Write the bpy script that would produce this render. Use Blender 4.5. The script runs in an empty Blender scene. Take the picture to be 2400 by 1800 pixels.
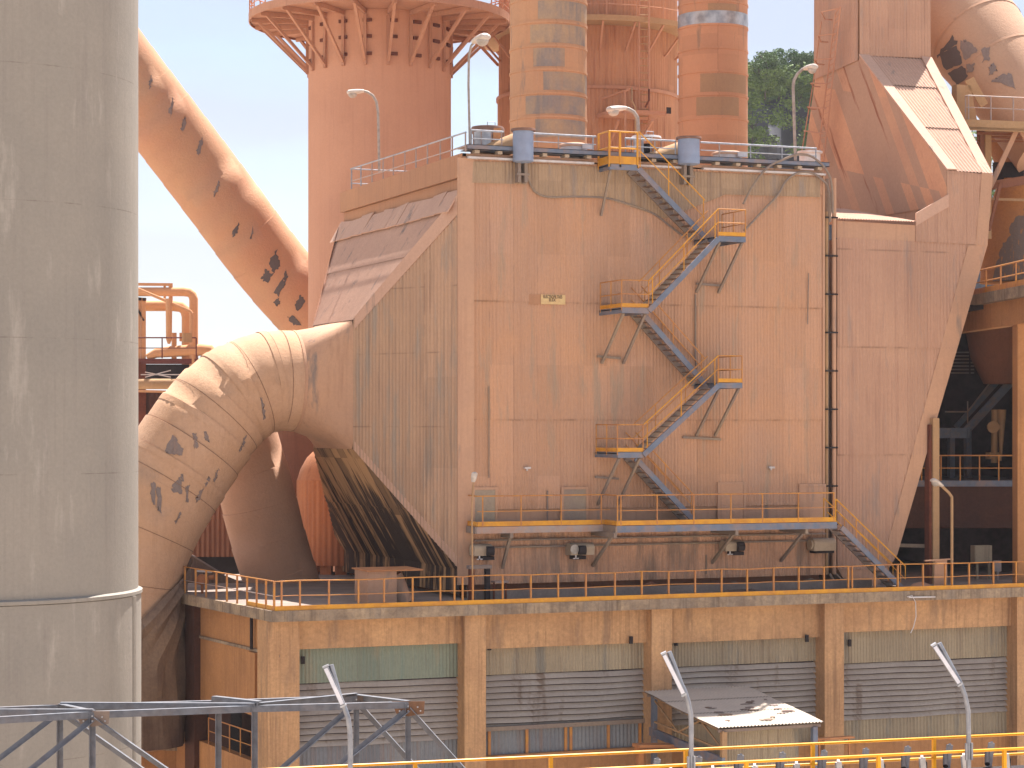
import bpy, bmesh, math, random
from mathutils import Vector, Matrix
S = bpy.context.scene
R = math.radians
# ---------------------------------------------------------------- camera
F = 5200.0                       # focal length in px of the 2400 px wide photo
YAW = math.atan2(0.4, 1.0)       # world axes follow the big filter casing, camera is turned to them
sy_, cy_ = math.sin(YAW), math.cos(YAW)
FWD = Vector((sy_, cy_, 0)); RGT = Vector((cy_, -sy_, 0))
CAM = FWD * -80.0 + RGT * 1.69; CAM.z = 18.0
cd = bpy.data.cameras.new('camera'); cam = bpy.data.objects.new('camera', cd)
S.collection.objects.link(cam); S.camera = cam
cd.sensor_width = 36; cd.lens = F / 2400 * 36
cd.shift_y = 100 / 2400
cam.location = CAM; cam.rotation_euler = (R(90), 0, -YAW)
cd.clip_start = 1; cd.clip_end = 6000
# ---------------------------------------------------------------- light
SUN_AZ, SUN_EL = R(46), R(64.5)      # azimuth from +Y towards +X
w = bpy.data.worlds.new('World'); S.world = w; w.use_nodes = True
nt = w.node_tree; nt.nodes.clear()
out = nt.nodes.new('ShaderNodeOutputWorld'); bg = nt.nodes.new('ShaderNodeBackground')
sky = nt.nodes.new('ShaderNodeTexSky'); sky.sky_type = 'NISHITA'; sky.sun_disc = False
sky.sun_elevation = SUN_EL; sky.sun_rotation = SUN_AZ; sky.dust_density = 1.0; sky.air_density = 1.0
# thin high cloud veil
tc = nt.nodes.new('ShaderNodeTexCoord'); mp = nt.nodes.new('ShaderNodeMapping')
mp.inputs['Scale'].default_value = (2.2, 2.2, 9.0)
nz = nt.nodes.new('ShaderNodeTexNoise'); nz.inputs['Scale'].default_value = 2.3; nz.inputs['Detail'].default_value = 6
rp = nt.nodes.new('ShaderNodeMapRange'); rp.inputs[1].default_value = 0.42; rp.inputs[2].default_value = 0.75
rp.inputs[3].default_value = 0.9; rp.inputs[4].default_value = 0.35
mx = nt.nodes.new('ShaderNodeMix'); mx.data_type = 'RGBA'
mx.inputs[7].default_value = (3.75, 4.1, 4.95, 1)
nt.links.new(tc.outputs['Generated'], mp.inputs[0]); nt.links.new(mp.outputs[0], nz.inputs['Vector'])
nt.links.new(nz.outputs['Fac'], rp.inputs[0]); nt.links.new(rp.outputs[0], mx.inputs[0])
sx = nt.nodes.new('ShaderNodeSeparateXYZ'); nt.links.new(tc.outputs['Generated'], sx.inputs[0])
rg = nt.nodes.new('ShaderNodeMapRange'); rg.inputs[1].default_value = 0.02; rg.inputs[2].default_value = 0.17; nt.links.new(sx.outputs[2], rg.inputs[0])
vc = nt.nodes.new('ShaderNodeMix'); vc.data_type = 'RGBA'; vc.inputs[6].default_value = (5.0, 5.1, 5.4, 1); vc.inputs[7].default_value = (3.6, 3.95, 4.85, 1)
nt.links.new(rg.outputs[0], vc.inputs[0]); nt.links.new(vc.outputs[2], mx.inputs[7])
nt.links.new(sky.outputs[0], mx.inputs[6]); nt.links.new(mx.outputs[2], bg.inputs[0])
bg.inputs[1].default_value = 0.068
nt.links.new(bg.outputs[0], out.inputs[0])
ld = bpy.data.lights.new('sun', 'SUN'); ld.energy = 5.0; ld.angle = R(0.5); ld.color = (1.0, 0.95, 0.90)
sun = bpy.data.objects.new('sun', ld); S.collection.objects.link(sun)
sd = Vector((math.sin(SUN_AZ) * math.cos(SUN_EL), math.cos(SUN_AZ) * math.cos(SUN_EL), math.sin(SUN_EL)))
sun.rotation_euler = sd.to_track_quat('Z', 'Y').to_euler(); sun.location = (0, 0, 120)
S.view_settings.view_transform = 'Standard'; S.view_settings.look = 'None'
S.view_settings.exposure = 1.52; S.view_settings.gamma = 1

# ---------------------------------------------------------------- pixel -> place helpers (survey of the photo)
def ray(px, py):
    a = (px - 1200) / F; b = (1000 - py) / F
    return FWD + RGT * a + Vector((0, 0, b))
def onY(px, py, y): d = ray(px, py); return CAM + d * ((y - CAM.y) / d.y)
def onX(px, py, x): d = ray(px, py); return CAM + d * ((x - CAM.x) / d.x)
def onZ(px, py, z): d = ray(px, py); return CAM + d * ((z - CAM.z) / d.z)
def at(px, py, Z): return CAM + ray(px, py) * Z
def V(*a): return Vector(a)
UP = V(0, 0, 1)

# ---------------------------------------------------------------- mesh builder
class MB:
    def __init__(s): s.v = []; s.f = []; s.sm = False
    def add(s, vs, fs):
        n = len(s.v); s.v += [tuple(v) for v in vs]; s.f += [tuple(i + n for i in f) for f in fs]; return s
    def box(s, a, b):
        x0, x1 = sorted((a[0], b[0])); y0, y1 = sorted((a[1], b[1])); z0, z1 = sorted((a[2], b[2]))
        return s.add([(x0,y0,z0),(x1,y0,z0),(x1,y1,z0),(x0,y1,z0),(x0,y0,z1),(x1,y0,z1),(x1,y1,z1),(x0,y1,z1)],
                     [(3,2,1,0),(4,5,6,7),(0,1,5,4),(1,2,6,5),(2,3,7,6),(3,0,4,7)])
    def bar(s, p, q, w=.05, h=None, up=UP):
        p, q = Vector(p), Vector(q); h = h or w; d = (q - p).normalized()
        sd_ = d.cross(up)
        if sd_.length < 1e-3: sd_ = d.cross(V(1, 0, 0))
        sd_.normalize(); u = sd_.cross(d).normalized(); a = sd_ * w / 2; b = u * h / 2
        return s.add([p-a-b, p+a-b, p+a+b, p-a+b, q-a-b, q+a-b, q+a+b, q-a+b],
                     [(0,1,2,3),(7,6,5,4),(4,5,1,0),(5,6,2,1),(6,7,3,2),(7,4,0,3)])
    def angle(s, p, q, w=.1, t=.012, up=UP, flip=1):   # L profile
        p, q = Vector(p), Vector(q); d = (q - p).normalized(); sd_ = d.cross(up)
        if sd_.length < 1e-3: sd_ = d.cross(V(1, 0, 0))
        sd_.normalize(); u = sd_.cross(d).normalized()
        s.bar(p, q, w, t, up); o = sd_ * (w / 2 * flip) - u * (w / 2 + t / 2)
        return s.bar(p + o, q + o, t, w, up)
    def tube(s, pts, r=.02, n=8, cap=True, smooth=True):
        pts = [Vector(p) for p in pts]; rs = r if isinstance(r, (list, tuple)) else [r] * len(pts)
        base = len(s.v); prev = None
        for i, p in enumerate(pts):
            if i == 0: d = pts[1] - p
            elif i == len(pts) - 1: d = p - pts[i-1]
            else: d = (pts[i+1] - p).normalized() + (p - pts[i-1]).normalized()
            d.normalize()
            if prev is None:
                a = d.cross(UP)
                if a.length < 1e-2: a = d.cross(V(1, 0, 0))
                a.normalize()
            else:
                a = prev - d * prev.dot(d); a.normalize()
            prev = a; b = d.cross(a)
            for k in range(n):
                t = 2 * math.pi * k / n
                s.v.append(tuple(p + (a * math.cos(t) + b * math.sin(t)) * rs[i]))
        for i in range(len(pts) - 1):
            for k in range(n):
                a0 = base + i*n + k; a1 = base + i*n + (k+1) % n
                s.f.append((a0, a0 + n, a1 + n, a1))
        if cap:
            s.f.append(tuple(base + k for k in range(n)))
            s.f.append(tuple(base + (len(pts)-1)*n + k for k in reversed(range(n))))
        s.sm = s.sm or smooth
        return s
    def cyl(s, p, q, r, n=24, r2=None, cap=True): return s.tube([p, q], [r, r if r2 is None else r2], n, cap)
    def lathe(s, c, prof, n=48, cap=True):        # prof: (r, z) list
        c = Vector(c); base = len(s.v)
        for r, z in prof:
            for k in range(n):
                t = 2*math.pi*k/n; s.v.append((c.x + r*math.cos(t), c.y + r*math.sin(t), z))
        for i in range(len(prof)-1):
            for k in range(n):
                a0 = base+i*n+k; a1 = base+i*n+(k+1)%n
                s.f.append((a0, a1, a1+n, a0+n))
        if cap:
            s.f.append(tuple(base+k for k in reversed(range(n)))); s.f.append(tuple(base+(len(prof)-1)*n+k for k in range(n)))
        s.sm = True; return s
    def prism(s, poly, vec):                        # polygon extruded by vec
        poly = [Vector(p) for p in poly]; vec = Vector(vec); n = len(poly)
        nn = V(0, 0, 0)
        for i in range(n): nn += (poly[i] - poly[0]).cross(poly[(i+1) % n] - poly[0])
        if nn.dot(vec) > 0: poly = poly[::-1]
        return s.add(poly + [p + vec for p in poly],
                     [tuple(range(n)), tuple(range(2*n-1, n-1, -1))] + [(i, i+n, (i+1) % n + n, (i+1) % n) for i in range(n)])
    def corr(s, poly, O, U, W, pitch=.1, amp=.012, rows=None, lap=.02, trap=False):
        # corrugated sheet filling a convex polygon (world points in one plane); ribs run along W
        O, U, W = Vector(O), Vector(U).normalized(), Vector(W).normalized(); W = (W - U*W.dot(U)).normalized(); N = U.cross(W)
        P = [((Vector(p) - O).dot(U), (Vector(p) - O).dot(W)) for p in poly]
        u0 = min(p[0] for p in P); u1 = max(p[0] for p in P); v0 = min(p[1] for p in P); v1 = max(p[1] for p in P)
        cuts = sorted([v0 - 1e-4] + [r for r in (rows or []) if v0 < r < v1] + [v1 + 1e-4])
        us = [u0 + 1e-4]; st = pitch / 6; k = math.ceil(u0 / st)
        while k * st < u1 - 1e-4:
            if k * st > us[-1] + 1e-3: us.append(k * st)
            k += 1
        us.append(u1 - 1e-4)
        def span(u):
            ys = []
            for i in range(len(P)):
                (a, b), (c, d) = P[i], P[(i+1) % len(P)]
                if (a - u) * (c - u) <= 0 and abs(a - c) > 1e-9: ys.append(b + (d - b) * (u - a) / (c - a))
            return (min(ys), max(ys)) if ys else None
        for j in range(len(cuts) - 1):
            c0, c1 = cuts[j], cuts[j+1]; prev = None
            for u in us:
                sp = span(u)
                if not sp: prev = None; continue
                lo, hi = max(sp[0], c0), min(sp[1], c1)
                if hi - lo < 1e-4: prev = None; continue
                ph = 2*math.pi*u/pitch; o = math.sin(ph)
                if trap: o = max(-1, min(1, 1.8*o))
                o *= amp
                i0 = len(s.v)
                s.v.append(tuple(O + U*u + W*lo + N*(o + lap*(c1-lo)/(c1-c0)))); s.v.append(tuple(O + U*u + W*hi + N*(o + lap*(c1-hi)/(c1-c0))))
                if prev is not None: s.f.append((prev, i0, i0+1, prev+1))
                prev = i0
        s.sm = True
        return s

def link(o): S.collection.objects.link(o)
def root(name, label, cat, loc=(0, 0, 0), group=None):
    o = bpy.data.objects.new(name, None); link(o); o.location = loc; o.empty_display_size = .5
    o['label'] = label; o['category'] = cat
    if group: o['group'] = group
    return o
def part(name, mb, m, parent=None, label=None, sharp=35):
    me = bpy.data.meshes.new(name); me.from_pydata(mb.v, [], mb.f); me.materials.append(m); me.update()
    if mb.sm:
        me.polygons.foreach_set('use_smooth', [True]*len(me.polygons)); me.set_sharp_from_angle(angle=R(sharp))
    o = bpy.data.objects.new(name, me); link(o)
    if parent:
        o.parent = parent
        if parent.type == 'EMPTY': o.location = -parent.location
    if label: o['label'] = label
    return o
def thing(name, mb, m, label, cat, group=None, sharp=35):
    o = part(name, mb, m, None, label, sharp); o['category'] = cat
    if group: o['group'] = group
    # origin to the foot of the mesh
    me = o.data; n = len(me.vertices)
    c = Vector((sum(v.co.x for v in me.vertices)/n, sum(v.co.y for v in me.vertices)/n, min(v.co.z for v in me.vertices)))
    me.transform(Matrix.Translation(-c)); o.location = c
    return o
def structure(name, mb, m, kind='structure'):
    o = part(name, mb, m); o['kind'] = kind; return o

# ---------------------------------------------------------------- materials
def lin(c):
    return tuple((x/255/12.92 if x/255 <= .04045 else ((x/255+.055)/1.055)**2.4) for x in c) + (1,)
class NB:
    def __init__(s, name):
        s.m = bpy.data.materials.new(name); s.m.use_nodes = True; s.t = s.m.node_tree; s.t.nodes.clear()
        s.o = s.n('ShaderNodeOutputMaterial'); s.b = s.n('ShaderNodeBsdfPrincipled'); s.l(s.b.outputs[0], s.o.inputs[0])
        s.b.inputs['Specular IOR Level'].default_value = .25
        s.P = s.n('ShaderNodeTexCoord').outputs['Object']
    def n(s, t): return s.t.nodes.new(t)
    def l(s, a, b): s.t.links.new(a, b)
    def map(s, sc, src=None, rot=None, loc=None):
        m = s.n('ShaderNodeMapping'); m.inputs['Scale'].default_value = sc
        if rot: m.inputs['Rotation'].default_value = rot
        if loc: m.inputs['Location'].default_value = loc
        s.l(src or s.P, m.inputs[0]); return m.outputs[0]
    def noise(s, scale=1, detail=4, rough=.55, vec=None, dist=0):
        m = s.n('ShaderNodeTexNoise'); m.inputs['Scale'].default_value = scale; m.inputs['Detail'].default_value = detail
        m.inputs['Roughness'].default_value = rough; m.inputs['Distortion'].default_value = dist
        s.l(vec or s.P, m.inputs['Vector']); return m.outputs['Fac']
    def rng(s, f, a, b, c=0, d=1, smooth=False):
        m = s.n('ShaderNodeMapRange'); m.inputs[1].default_value = a; m.inputs[2].default_value = b
        m.inputs[3].default_value = c; m.inputs[4].default_value = d
        if smooth: m.interpolation_type = 'SMOOTHSTEP'
        s.l(f, m.inputs[0]); return m.outputs[0]
    def math(s, op, a, b=None):
        m = s.n('ShaderNodeMath'); m.operation = op
        for i, x in enumerate((a, b)):
            if x is None: continue
            if isinstance(x, (int, float)): m.inputs[i].default_value = x
            else: s.l(x, m.inputs[i])
        return m.outputs[0]
    def mix(s, f, a, b, mode='MIX'):
        m = s.n('ShaderNodeMix'); m.data_type = 'RGBA'; m.blend_type = mode
        for i, x in ((0, f), (6, a), (7, b)):
            if isinstance(x, (int, float)): m.inputs[i].default_value = x
            elif isinstance(x, tuple): m.inputs[i].default_value = x
            else: s.l(x, m.inputs[i])
        return m.outputs[2]
    def done(s, col, rough=.85, bump=None, bd=.02, metal=0):
        if isinstance(col, tuple): s.b.inputs['Base Color'].default_value = col
        else: s.l(col, s.b.inputs['Base Color'])
        if isinstance(rough, (int, float)): s.b.inputs['Roughness'].default_value = rough
        else: s.l(rough, s.b.inputs['Roughness'])
        s.b.inputs['Metallic'].default_value = metal
        if bump is not None:
            b = s.n('ShaderNodeBump'); b.inputs['Distance'].default_value = bd; b.inputs['Strength'].default_value = 1
            s.l(bump, b.inputs['Height']); s.l(b.outputs[0], s.b.inputs['Normal'])
        return s.m
def dusty(name, c1, c2, sheet=None, streak=0, scol=(100, 70, 55), grey=0, gcol=(120, 112, 108), cells=0, cscale=.9,
          ribs=None, seams=None, rough=.88, bump=.012, big=.35, grime=.25, rust=0, vcut=None):
    kf = lambda c: (c[0]*1.01, c[1]*1.09, c[2]*1.085) if c[0]-c[1] > 24 else (c[0]*.98, c[1]*1.02, c[2]*1.06)
    c1, c2 = kf(c1), kf(c2)
    b = NB(name)
    col = b.mix(b.rng(b.noise(big, 5, .6), .35, .65), lin(c1), lin(c2))
    if sheet:
        sp = b.n('ShaderNodeSeparateXYZ'); b.l(b.P, sp.inputs[0])
        h = b.math('ADD', sp.outputs[0], b.math('MULTIPLY', sp.outputs[1], .73))
        a = b.math('FLOOR', b.math('DIVIDE', h, sheet[0])); c = b.math('FLOOR', b.math('DIVIDE', sp.outputs[2], sheet[1]))
        cx = b.n('ShaderNodeCombineXYZ'); b.l(a, cx.inputs[0]); b.l(c, cx.inputs[1])
        wn = b.n('ShaderNodeTexWhiteNoise'); b.l(cx.outputs[0], wn.inputs['Vector'])
        amt = sheet[2] if len(sheet) > 2 else .5
        dark = tuple(x*.72 for x in c1); 
        col = b.mix(b.rng(wn.outputs['Value'], 0, 1, 0, amt), col, lin(dark))
        fr_ = b.math('FRACT', b.math('DIVIDE', h, sheet[0]))
        col = b.mix(b.math('MULTIPLY', b.rng(fr_, 0, .035, .42, 0), b.rng(b.noise(.7, 4, .7), .42, .55)), col, lin((96, 66, 54)))
    if grey:
        v = b.map((1.6, 1.6, .28)); f = b.noise(1.0, 5, .62, v)
        col = b.mix(b.rng(f, .62 - grey*.22, .72 - grey*.15, 0, .8), col, lin(gcol))
    if streak:
        v = b.map((5.5, 5.5, .16)); f = b.noise(1.0, 4, .7, v)
        m = b.noise(.4, 2, .5)
        col = b.mix(b.math('MULTIPLY', b.rng(f, .5, .72, 0, streak), b.rng(m, .35, .6, .3, 1)), col, lin(scol))
    if rust:
        v = b.map((2.2, 2.2, .2), loc=(3, 7, 0)); f = b.noise(1.0, 5, .7, v)
        col = b.mix(b.rng(f, .58, .68, 0, rust), col, lin((112, 56, 34)))
    if cells:
        v = b.n('ShaderNodeTexVoronoi'); v.inputs['Scale'].default_value = cscale
        mv = b.map((1, 1, .5), rot=(.3, .5, .4))
        ad = b.n('ShaderNodeVectorMath'); ad.operation = 'ADD'
        nn = b.n('ShaderNodeTexNoise'); nn.inputs['Scale'].default_value = 2.5; b.l(b.P, nn.inputs['Vector'])
        sc = b.n('ShaderNodeVectorMath'); sc.operation = 'SCALE'; sc.inputs['Scale'].default_value = .35
        b.l(nn.outputs['Color'], sc.inputs[0]); b.l(mv, ad.inputs[0]); b.l(sc.outputs[0], ad.inputs[1])
        b.l(ad.outputs[0], v.inputs['Vector'])
        sc2 = b.n('ShaderNodeSeparateColor'); b.l(v.outputs['Color'], sc2.inputs[0])
        f = b.math('MULTIPLY', b.rng(sc2.outputs[0], 1-cells, 1-cells+.01), b.rng(b.noise(2.2, 4, .7, b.map((3, 3, .6))), .34, .44, .0, .95))
        col = b.mix(f, col, lin(gcol))
    if ribs:       # sine bands of darker colour across the sheet: (axis vector as mapping onto x), pitch
        sp = b.n('ShaderNodeSeparateXYZ'); b.l(b.P, sp.inputs[0])
        a = b.math('MULTIPLY', sp.outputs[ribs[0]], 2*math.pi/ribs[1]); f = b.math('SINE', a)
        col = b.mix(b.rng(f, -1, 1, 0, ribs[2]), col, lin(tuple(x*.62 for x in c1)))
    if seams:
        sp = b.n('ShaderNodeSeparateXYZ'); b.l(b.P, sp.inputs[0]); nm = b.rng(b.noise(.9, 4, .7), .45, .6)
        for (axis, val, wd) in seams:
            d = b.math('ABSOLUTE', b.math('SUBTRACT', sp.outputs[axis], val))
            col = b.mix(b.math('MULTIPLY', b.rng(d, 0, wd, .5, 0), nm), col, lin((80, 52, 42)))
    g = b.noise(9, 6, .7)
    col = b.mix(b.rng(g, .3, .75, 0, grime), col, lin(tuple(x*.68 for x in c2)))
    return b.done(col, rough, g, bump)
def flat(name, c, c2=None, rough=.6, metal=0, sc=3, grime=0, gc=(120, 85, 62), bump=0):
    b = NB(name); col = b.mix(b.rng(b.noise(sc, 4), .4, .65), lin(c), lin(c2 or tuple(x*.85 for x in c)))
    if grime: col = b.mix(b.rng(b.noise(1.7, 5, .7), .45, .6, 0, grime), col, lin(gc))
    return b.done(col, rough, b.noise(12, 4) if bump else None, bump, metal)

M = {}
zs = (21.5, 17.6)
M['front'] = dusty('front_cladding', (196, 138, 108), (186, 136, 114), sheet=(.93, 4.05, .30), streak=.35, scol=(150, 112, 90),
                   grey=.32, gcol=(160, 138, 118), grime=.25, seams=[(2, 22.55, .05), (2, 18.25, .05), (2, 26.9, .06)])
M['upsheet'] = dusty('upper_sheets', (176, 136, 110), (164, 128, 106), sheet=(.93, 9, .35), streak=.7, scol=(116, 94, 80), grey=.45, gcol=(146, 132, 122), grime=.3)
M['low'] = dusty('lower_cladding', (212, 152, 124), (196, 140, 114), sheet=(.93, 9, .3), streak=.7, scol=(120, 90, 74), grey=.5, gcol=(138, 118, 104), grime=.4)
M['side'] = dusty('nozzle_cladding', (194, 146, 120), (184, 138, 116), sheet=(.8, 3.3, .45), streak=.7, scol=(116, 98, 86), grey=.5, gcol=(150, 138, 126), grime=.2,
                  seams=[(2, 23.1, .04), (2, 20.7, .04), (2, 18.0, .04)])
M['plate'] = dusty('dusty_plate', (190, 138, 112), (178, 130, 108), streak=.35, scol=(140, 98, 78), grey=.15, grime=.2)
M['band'] = dusty('side_band', (178, 122, 92), (166, 114, 88), streak=.35, scol=(120, 80, 62), grime=.2)
M['slope'] = dusty('hood_cladding', (198, 148, 128), (188, 140, 122), streak=.1, grey=.12, grime=.25)
def stripes():
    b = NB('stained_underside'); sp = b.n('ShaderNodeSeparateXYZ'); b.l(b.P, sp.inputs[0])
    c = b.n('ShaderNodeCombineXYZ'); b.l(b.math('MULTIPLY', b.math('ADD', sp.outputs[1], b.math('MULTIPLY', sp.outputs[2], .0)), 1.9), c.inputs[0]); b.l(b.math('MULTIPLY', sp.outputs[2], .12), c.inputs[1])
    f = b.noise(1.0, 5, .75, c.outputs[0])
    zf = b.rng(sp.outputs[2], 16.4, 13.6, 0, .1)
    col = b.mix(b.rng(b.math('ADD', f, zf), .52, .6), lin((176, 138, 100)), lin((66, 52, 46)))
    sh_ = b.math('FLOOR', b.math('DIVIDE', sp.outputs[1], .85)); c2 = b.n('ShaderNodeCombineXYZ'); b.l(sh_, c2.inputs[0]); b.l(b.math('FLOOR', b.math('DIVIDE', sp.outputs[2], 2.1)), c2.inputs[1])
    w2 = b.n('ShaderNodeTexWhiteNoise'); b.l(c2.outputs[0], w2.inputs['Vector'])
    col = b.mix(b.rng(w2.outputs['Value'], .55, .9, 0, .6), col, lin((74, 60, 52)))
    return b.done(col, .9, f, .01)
M['under'] = stripes()
M['tower'] = dusty('tower_shell', (200, 138, 112), (190, 130, 106), streak=.3, scol=(158, 104, 84), grime=.15, big=.2)
M['towerplat'] = dusty('rusty_gallery', (192, 132, 106), (174, 116, 94), grime=.3, rust=.25)
M['tower2'] = dusty('second_tower', (196, 134, 102), (184, 122, 94), streak=.6, scol=(120, 64, 50), rust=.35, grime=.2, sheet=(.9, 6, .25))
M['chim'] = dusty('chimney_shell', (196, 138, 104), (182, 130, 102), grey=.1, grime=.2, streak=.3, scol=(160, 110, 84), sheet=(1.3, 1.07, .2))
M['chimgrey'] = dusty('chimney_bare', (178, 138, 108), (142, 126, 116), grey=.55, gcol=(128, 120, 116), grime=.3, streak=.5, scol=(170, 132, 104), big=.9)
M['chim2'] = dusty('chimney_red', (200, 134, 102), (190, 128, 100), grey=.08, gcol=(140, 116, 98), grime=.15, sheet=(1.1, .97, .3))
M['silver'] = flat('bare_aluminium', (178, 180, 184), (140, 142, 148), .45, .6, 2)
M['duct'] = dusty('duct_wrap', (196, 146, 120), (188, 136, 106), grime=.2, bump=.02, streak=.15)
M['duct2'] = dusty('duct_wrap_dark', (188, 136, 112), (178, 128, 104), grime=.2, bump=.02)
M['ductdiag'] = dusty('diagonal_wrap', (184, 124, 98), (188, 132, 102), grime=.25, bump=.035)
M['outlet'] = dusty('outlet_cladding', (188, 138, 116), (180, 130, 110), sheet=(.9, 7, .22), streak=.5, scol=(140, 104, 90), grey=.25, gcol=(156, 134, 122), grime=.2,
                    seams=[(2, 24.9, .05), (2, 21.1, .05), (2, 16.9, .05)])
def flare():
    b = NB('stained_flare'); sp = b.n('ShaderNodeSeparateXYZ'); b.l(b.P, sp.inputs[0])
    u = b.math('SUBTRACT', sp.outputs[1], b.math('MULTIPLY', sp.outputs[2], .62))
    c = b.n('ShaderNodeCombineXYZ'); b.l(b.math('MULTIPLY', u, 1.3), c.inputs[0]); b.l(b.math('MULTIPLY', sp.outputs[2], .14), c.inputs[1])
    f = b.noise(1.0, 5, .6, c.outputs[0]); col = b.mix(b.rng(b.noise(.5, 4), .35, .65), lin((206, 156, 122)), lin((194, 144, 114)))
    w2 = b.n('ShaderNodeTexWhiteNoise'); c2 = b.n('ShaderNodeCombineXYZ'); b.l(b.math('FLOOR', b.math('DIVIDE', u, .62)), c2.inputs[0]); b.l(b.math('FLOOR', b.math('DIVIDE', b.math('ADD', sp.outputs[2], b.math('MULTIPLY', sp.outputs[1], -.22)), 3.4)), c2.inputs[1]); b.l(c2.outputs[0], w2.inputs['Vector'])
    col = b.mix(b.rng(w2.outputs['Value'], .45, .55, 0, .6), col, lin((156, 134, 118)))
    col = b.mix(b.rng(f, .6, .67, 0, .8), col, lin((128, 66, 42)))
    g = b.noise(9, 6, .7); col = b.mix(b.rng(g, .3, .75, 0, .25), col, lin((120, 84, 66)))
    return b.done(col, .9, f, .02)
M['outside_'] = flare()
M['conc'] = dusty('stained_concrete', (206, 150, 110), (184, 132, 98), streak=.8, scol=(118, 88, 68), grey=.3, gcol=(146, 118, 96), grime=.55, bump=.02, big=.6)
M['concside'] = dusty('ochre_concrete', (186, 124, 82), (166, 110, 74), streak=.5, scol=(96, 62, 42), grime=.35, bump=.02, big=.5)
M['slab'] = dusty('slab_edge', (176, 142, 118), (128, 102, 88), streak=.9, scol=(66, 52, 46), grey=.6, gcol=(150, 134, 118), grime=.5, bump=.03, big=1.2)
M['deck'] = dusty('deck_floor', (152, 130, 114), (130, 110, 98), grime=.4, big=.8)
M['green'] = dusty('green_sheet', (142, 142, 120), (130, 132, 114), sheet=(.85, 20, .3), streak=.5, scol=(112, 132, 126), grey=.2, gcol=(150, 136, 112), grime=.3)
M['greysheet'] = dusty('weathered_sheet', (168, 142, 120), (154, 129, 110), sheet=(.85, 20, .3), streak=.6, scol=(98, 82, 70), grey=.3, gcol=(120, 118, 112), grime=.3)
M['bluesheet'] = dusty('bluish_sheet', (142, 138, 134), (126, 122, 122), sheet=(.85, 20, .3), streak=.6, scol=(140, 104, 80), grime=.3)
M['louvre'] = dusty('louvre_blades', (176, 158, 142), (162, 144, 130), grey=.2, gcol=(122, 100, 84), grime=.3, big=.8)
M['silo'] = dusty('silo_concrete', (154, 140, 125), (144, 132, 119), streak=.35, scol=(124, 114, 110), grey=.15, gcol=(166, 158, 148), grime=.25, big=.25, bump=.01, seams=[(2, 4.0, .022), (2, 8.2, .022), (2, 16.6, .022), (2, 20.6, .025), (2, 24.6, .022), (2, 28.6, .022)])
M['yellow'] = flat('yellow_paint', (206, 146, 44), (196, 136, 50), .5, 0, 4, .35, (150, 96, 60))
M['yellowd'] = flat('dusty_yellow_paint', (192, 134, 66), (176, 120, 72), .7, 0, 4, .6, (168, 114, 82))
M['ynew'] = flat('bright_yellow_paint', (238, 168, 34), (228, 156, 30), .35, 0, 4)
M['galv'] = flat('galvanised_steel', (150, 152, 158), (128, 130, 138), .42, .55, 5)
M['galvd'] = flat('dusty_galvanised', (156, 140, 132), (140, 132, 132), .6, .2, 4, .5, (170, 124, 98))
M['truss'] = flat('dull_steel', (116, 118, 124), (98, 100, 106), .55, .2, 5, .2, (130, 112, 100))
M['bluegrey'] = flat('blue_grey_paint', (108, 116, 132), (98, 106, 122), .5, .1, 3, .5, (150, 122, 106))
M['potblue'] = flat('pot_blue_paint', (136, 148, 172), (128, 140, 164), .5, 0, 3, .1)
M['doorgrey'] = dusty('door_grey', (172, 142, 120), (150, 128, 112), grime=.4, streak=.5, scol=(170, 130, 104))
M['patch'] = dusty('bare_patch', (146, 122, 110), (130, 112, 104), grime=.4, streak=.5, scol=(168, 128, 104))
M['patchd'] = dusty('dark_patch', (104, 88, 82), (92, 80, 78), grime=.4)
M['white'] = flat('dusty_white', (200, 196, 196), (184, 178, 176), .6, 0, 3, .3, (190, 150, 124))
M['lampw'] = flat('lamp_housing', (196, 184, 174), (176, 164, 154), .5, 0, 6)
M['lens'] = flat('lamp_lens', (168, 158, 150), (150, 142, 134), .3, 0, 6)
M['pole'] = flat('pole_grey', (160, 150, 142), (140, 128, 120), .6, .2, 6)
M['tan'] = dusty('tan_steel', (178, 132, 98), (160, 118, 88), grime=.3)
M['pipe'] = dusty('pink_pipe', (204, 142, 104), (192, 132, 98), grime=.2, streak=.2)
M['rust'] = dusty('rusty_steel', (120, 62, 44), (96, 50, 38), grime=.4, big=1.5)
M['redbeam'] = dusty('dark_red_beam', (120, 66, 60), (96, 52, 50), grime=.4)
M['darkwall'] = dusty('dark_rusty_wall', (96, 58, 46), (76, 46, 40), grime=.5, streak=.4)
M['redcorr'] = dusty('reddish_sheet', (146, 90, 68), (132, 82, 64), sheet=(.8, 9, .3), streak=.4, scol=(100, 60, 48), grime=.3)
M['orange'] = dusty('orange_sheet', (180, 110, 74), (162, 98, 70), sheet=(.8, 9, .3), streak=.5, scol=(110, 56, 36), grime=.3)
M['dark'] = dusty('sooty_steel', (60, 48, 46), (44, 38, 40), grime=.4)
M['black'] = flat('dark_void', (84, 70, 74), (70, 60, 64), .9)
M['soot'] = dusty('sooty_tarp', (150, 116, 96), (104, 82, 72), grime=.4, streak=.6, scol=(70, 54, 48))
M['bracket'] = dusty('bracket_steel', (150, 122, 104), (132, 112, 104), grime=.4)
M['tread'] = dusty('stair_tread', (140, 104, 84), (116, 84, 70), grime=.5)
M['canopy'] = dusty('canopy_sheet', (210, 188, 166), (200, 178, 158), grime=.3, grey=0, big=.8)
M['signc'] = flat('sign_cream', (206, 178, 128), (196, 164, 118), .7, 0, 8, .3, (196, 150, 110))
M['ink'] = flat('sign_ink', (88, 70, 62), (74, 58, 54), .8)
M['vib'] = dusty('motor_cover', (182, 150, 130), (168, 138, 120), grime=.3)
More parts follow.
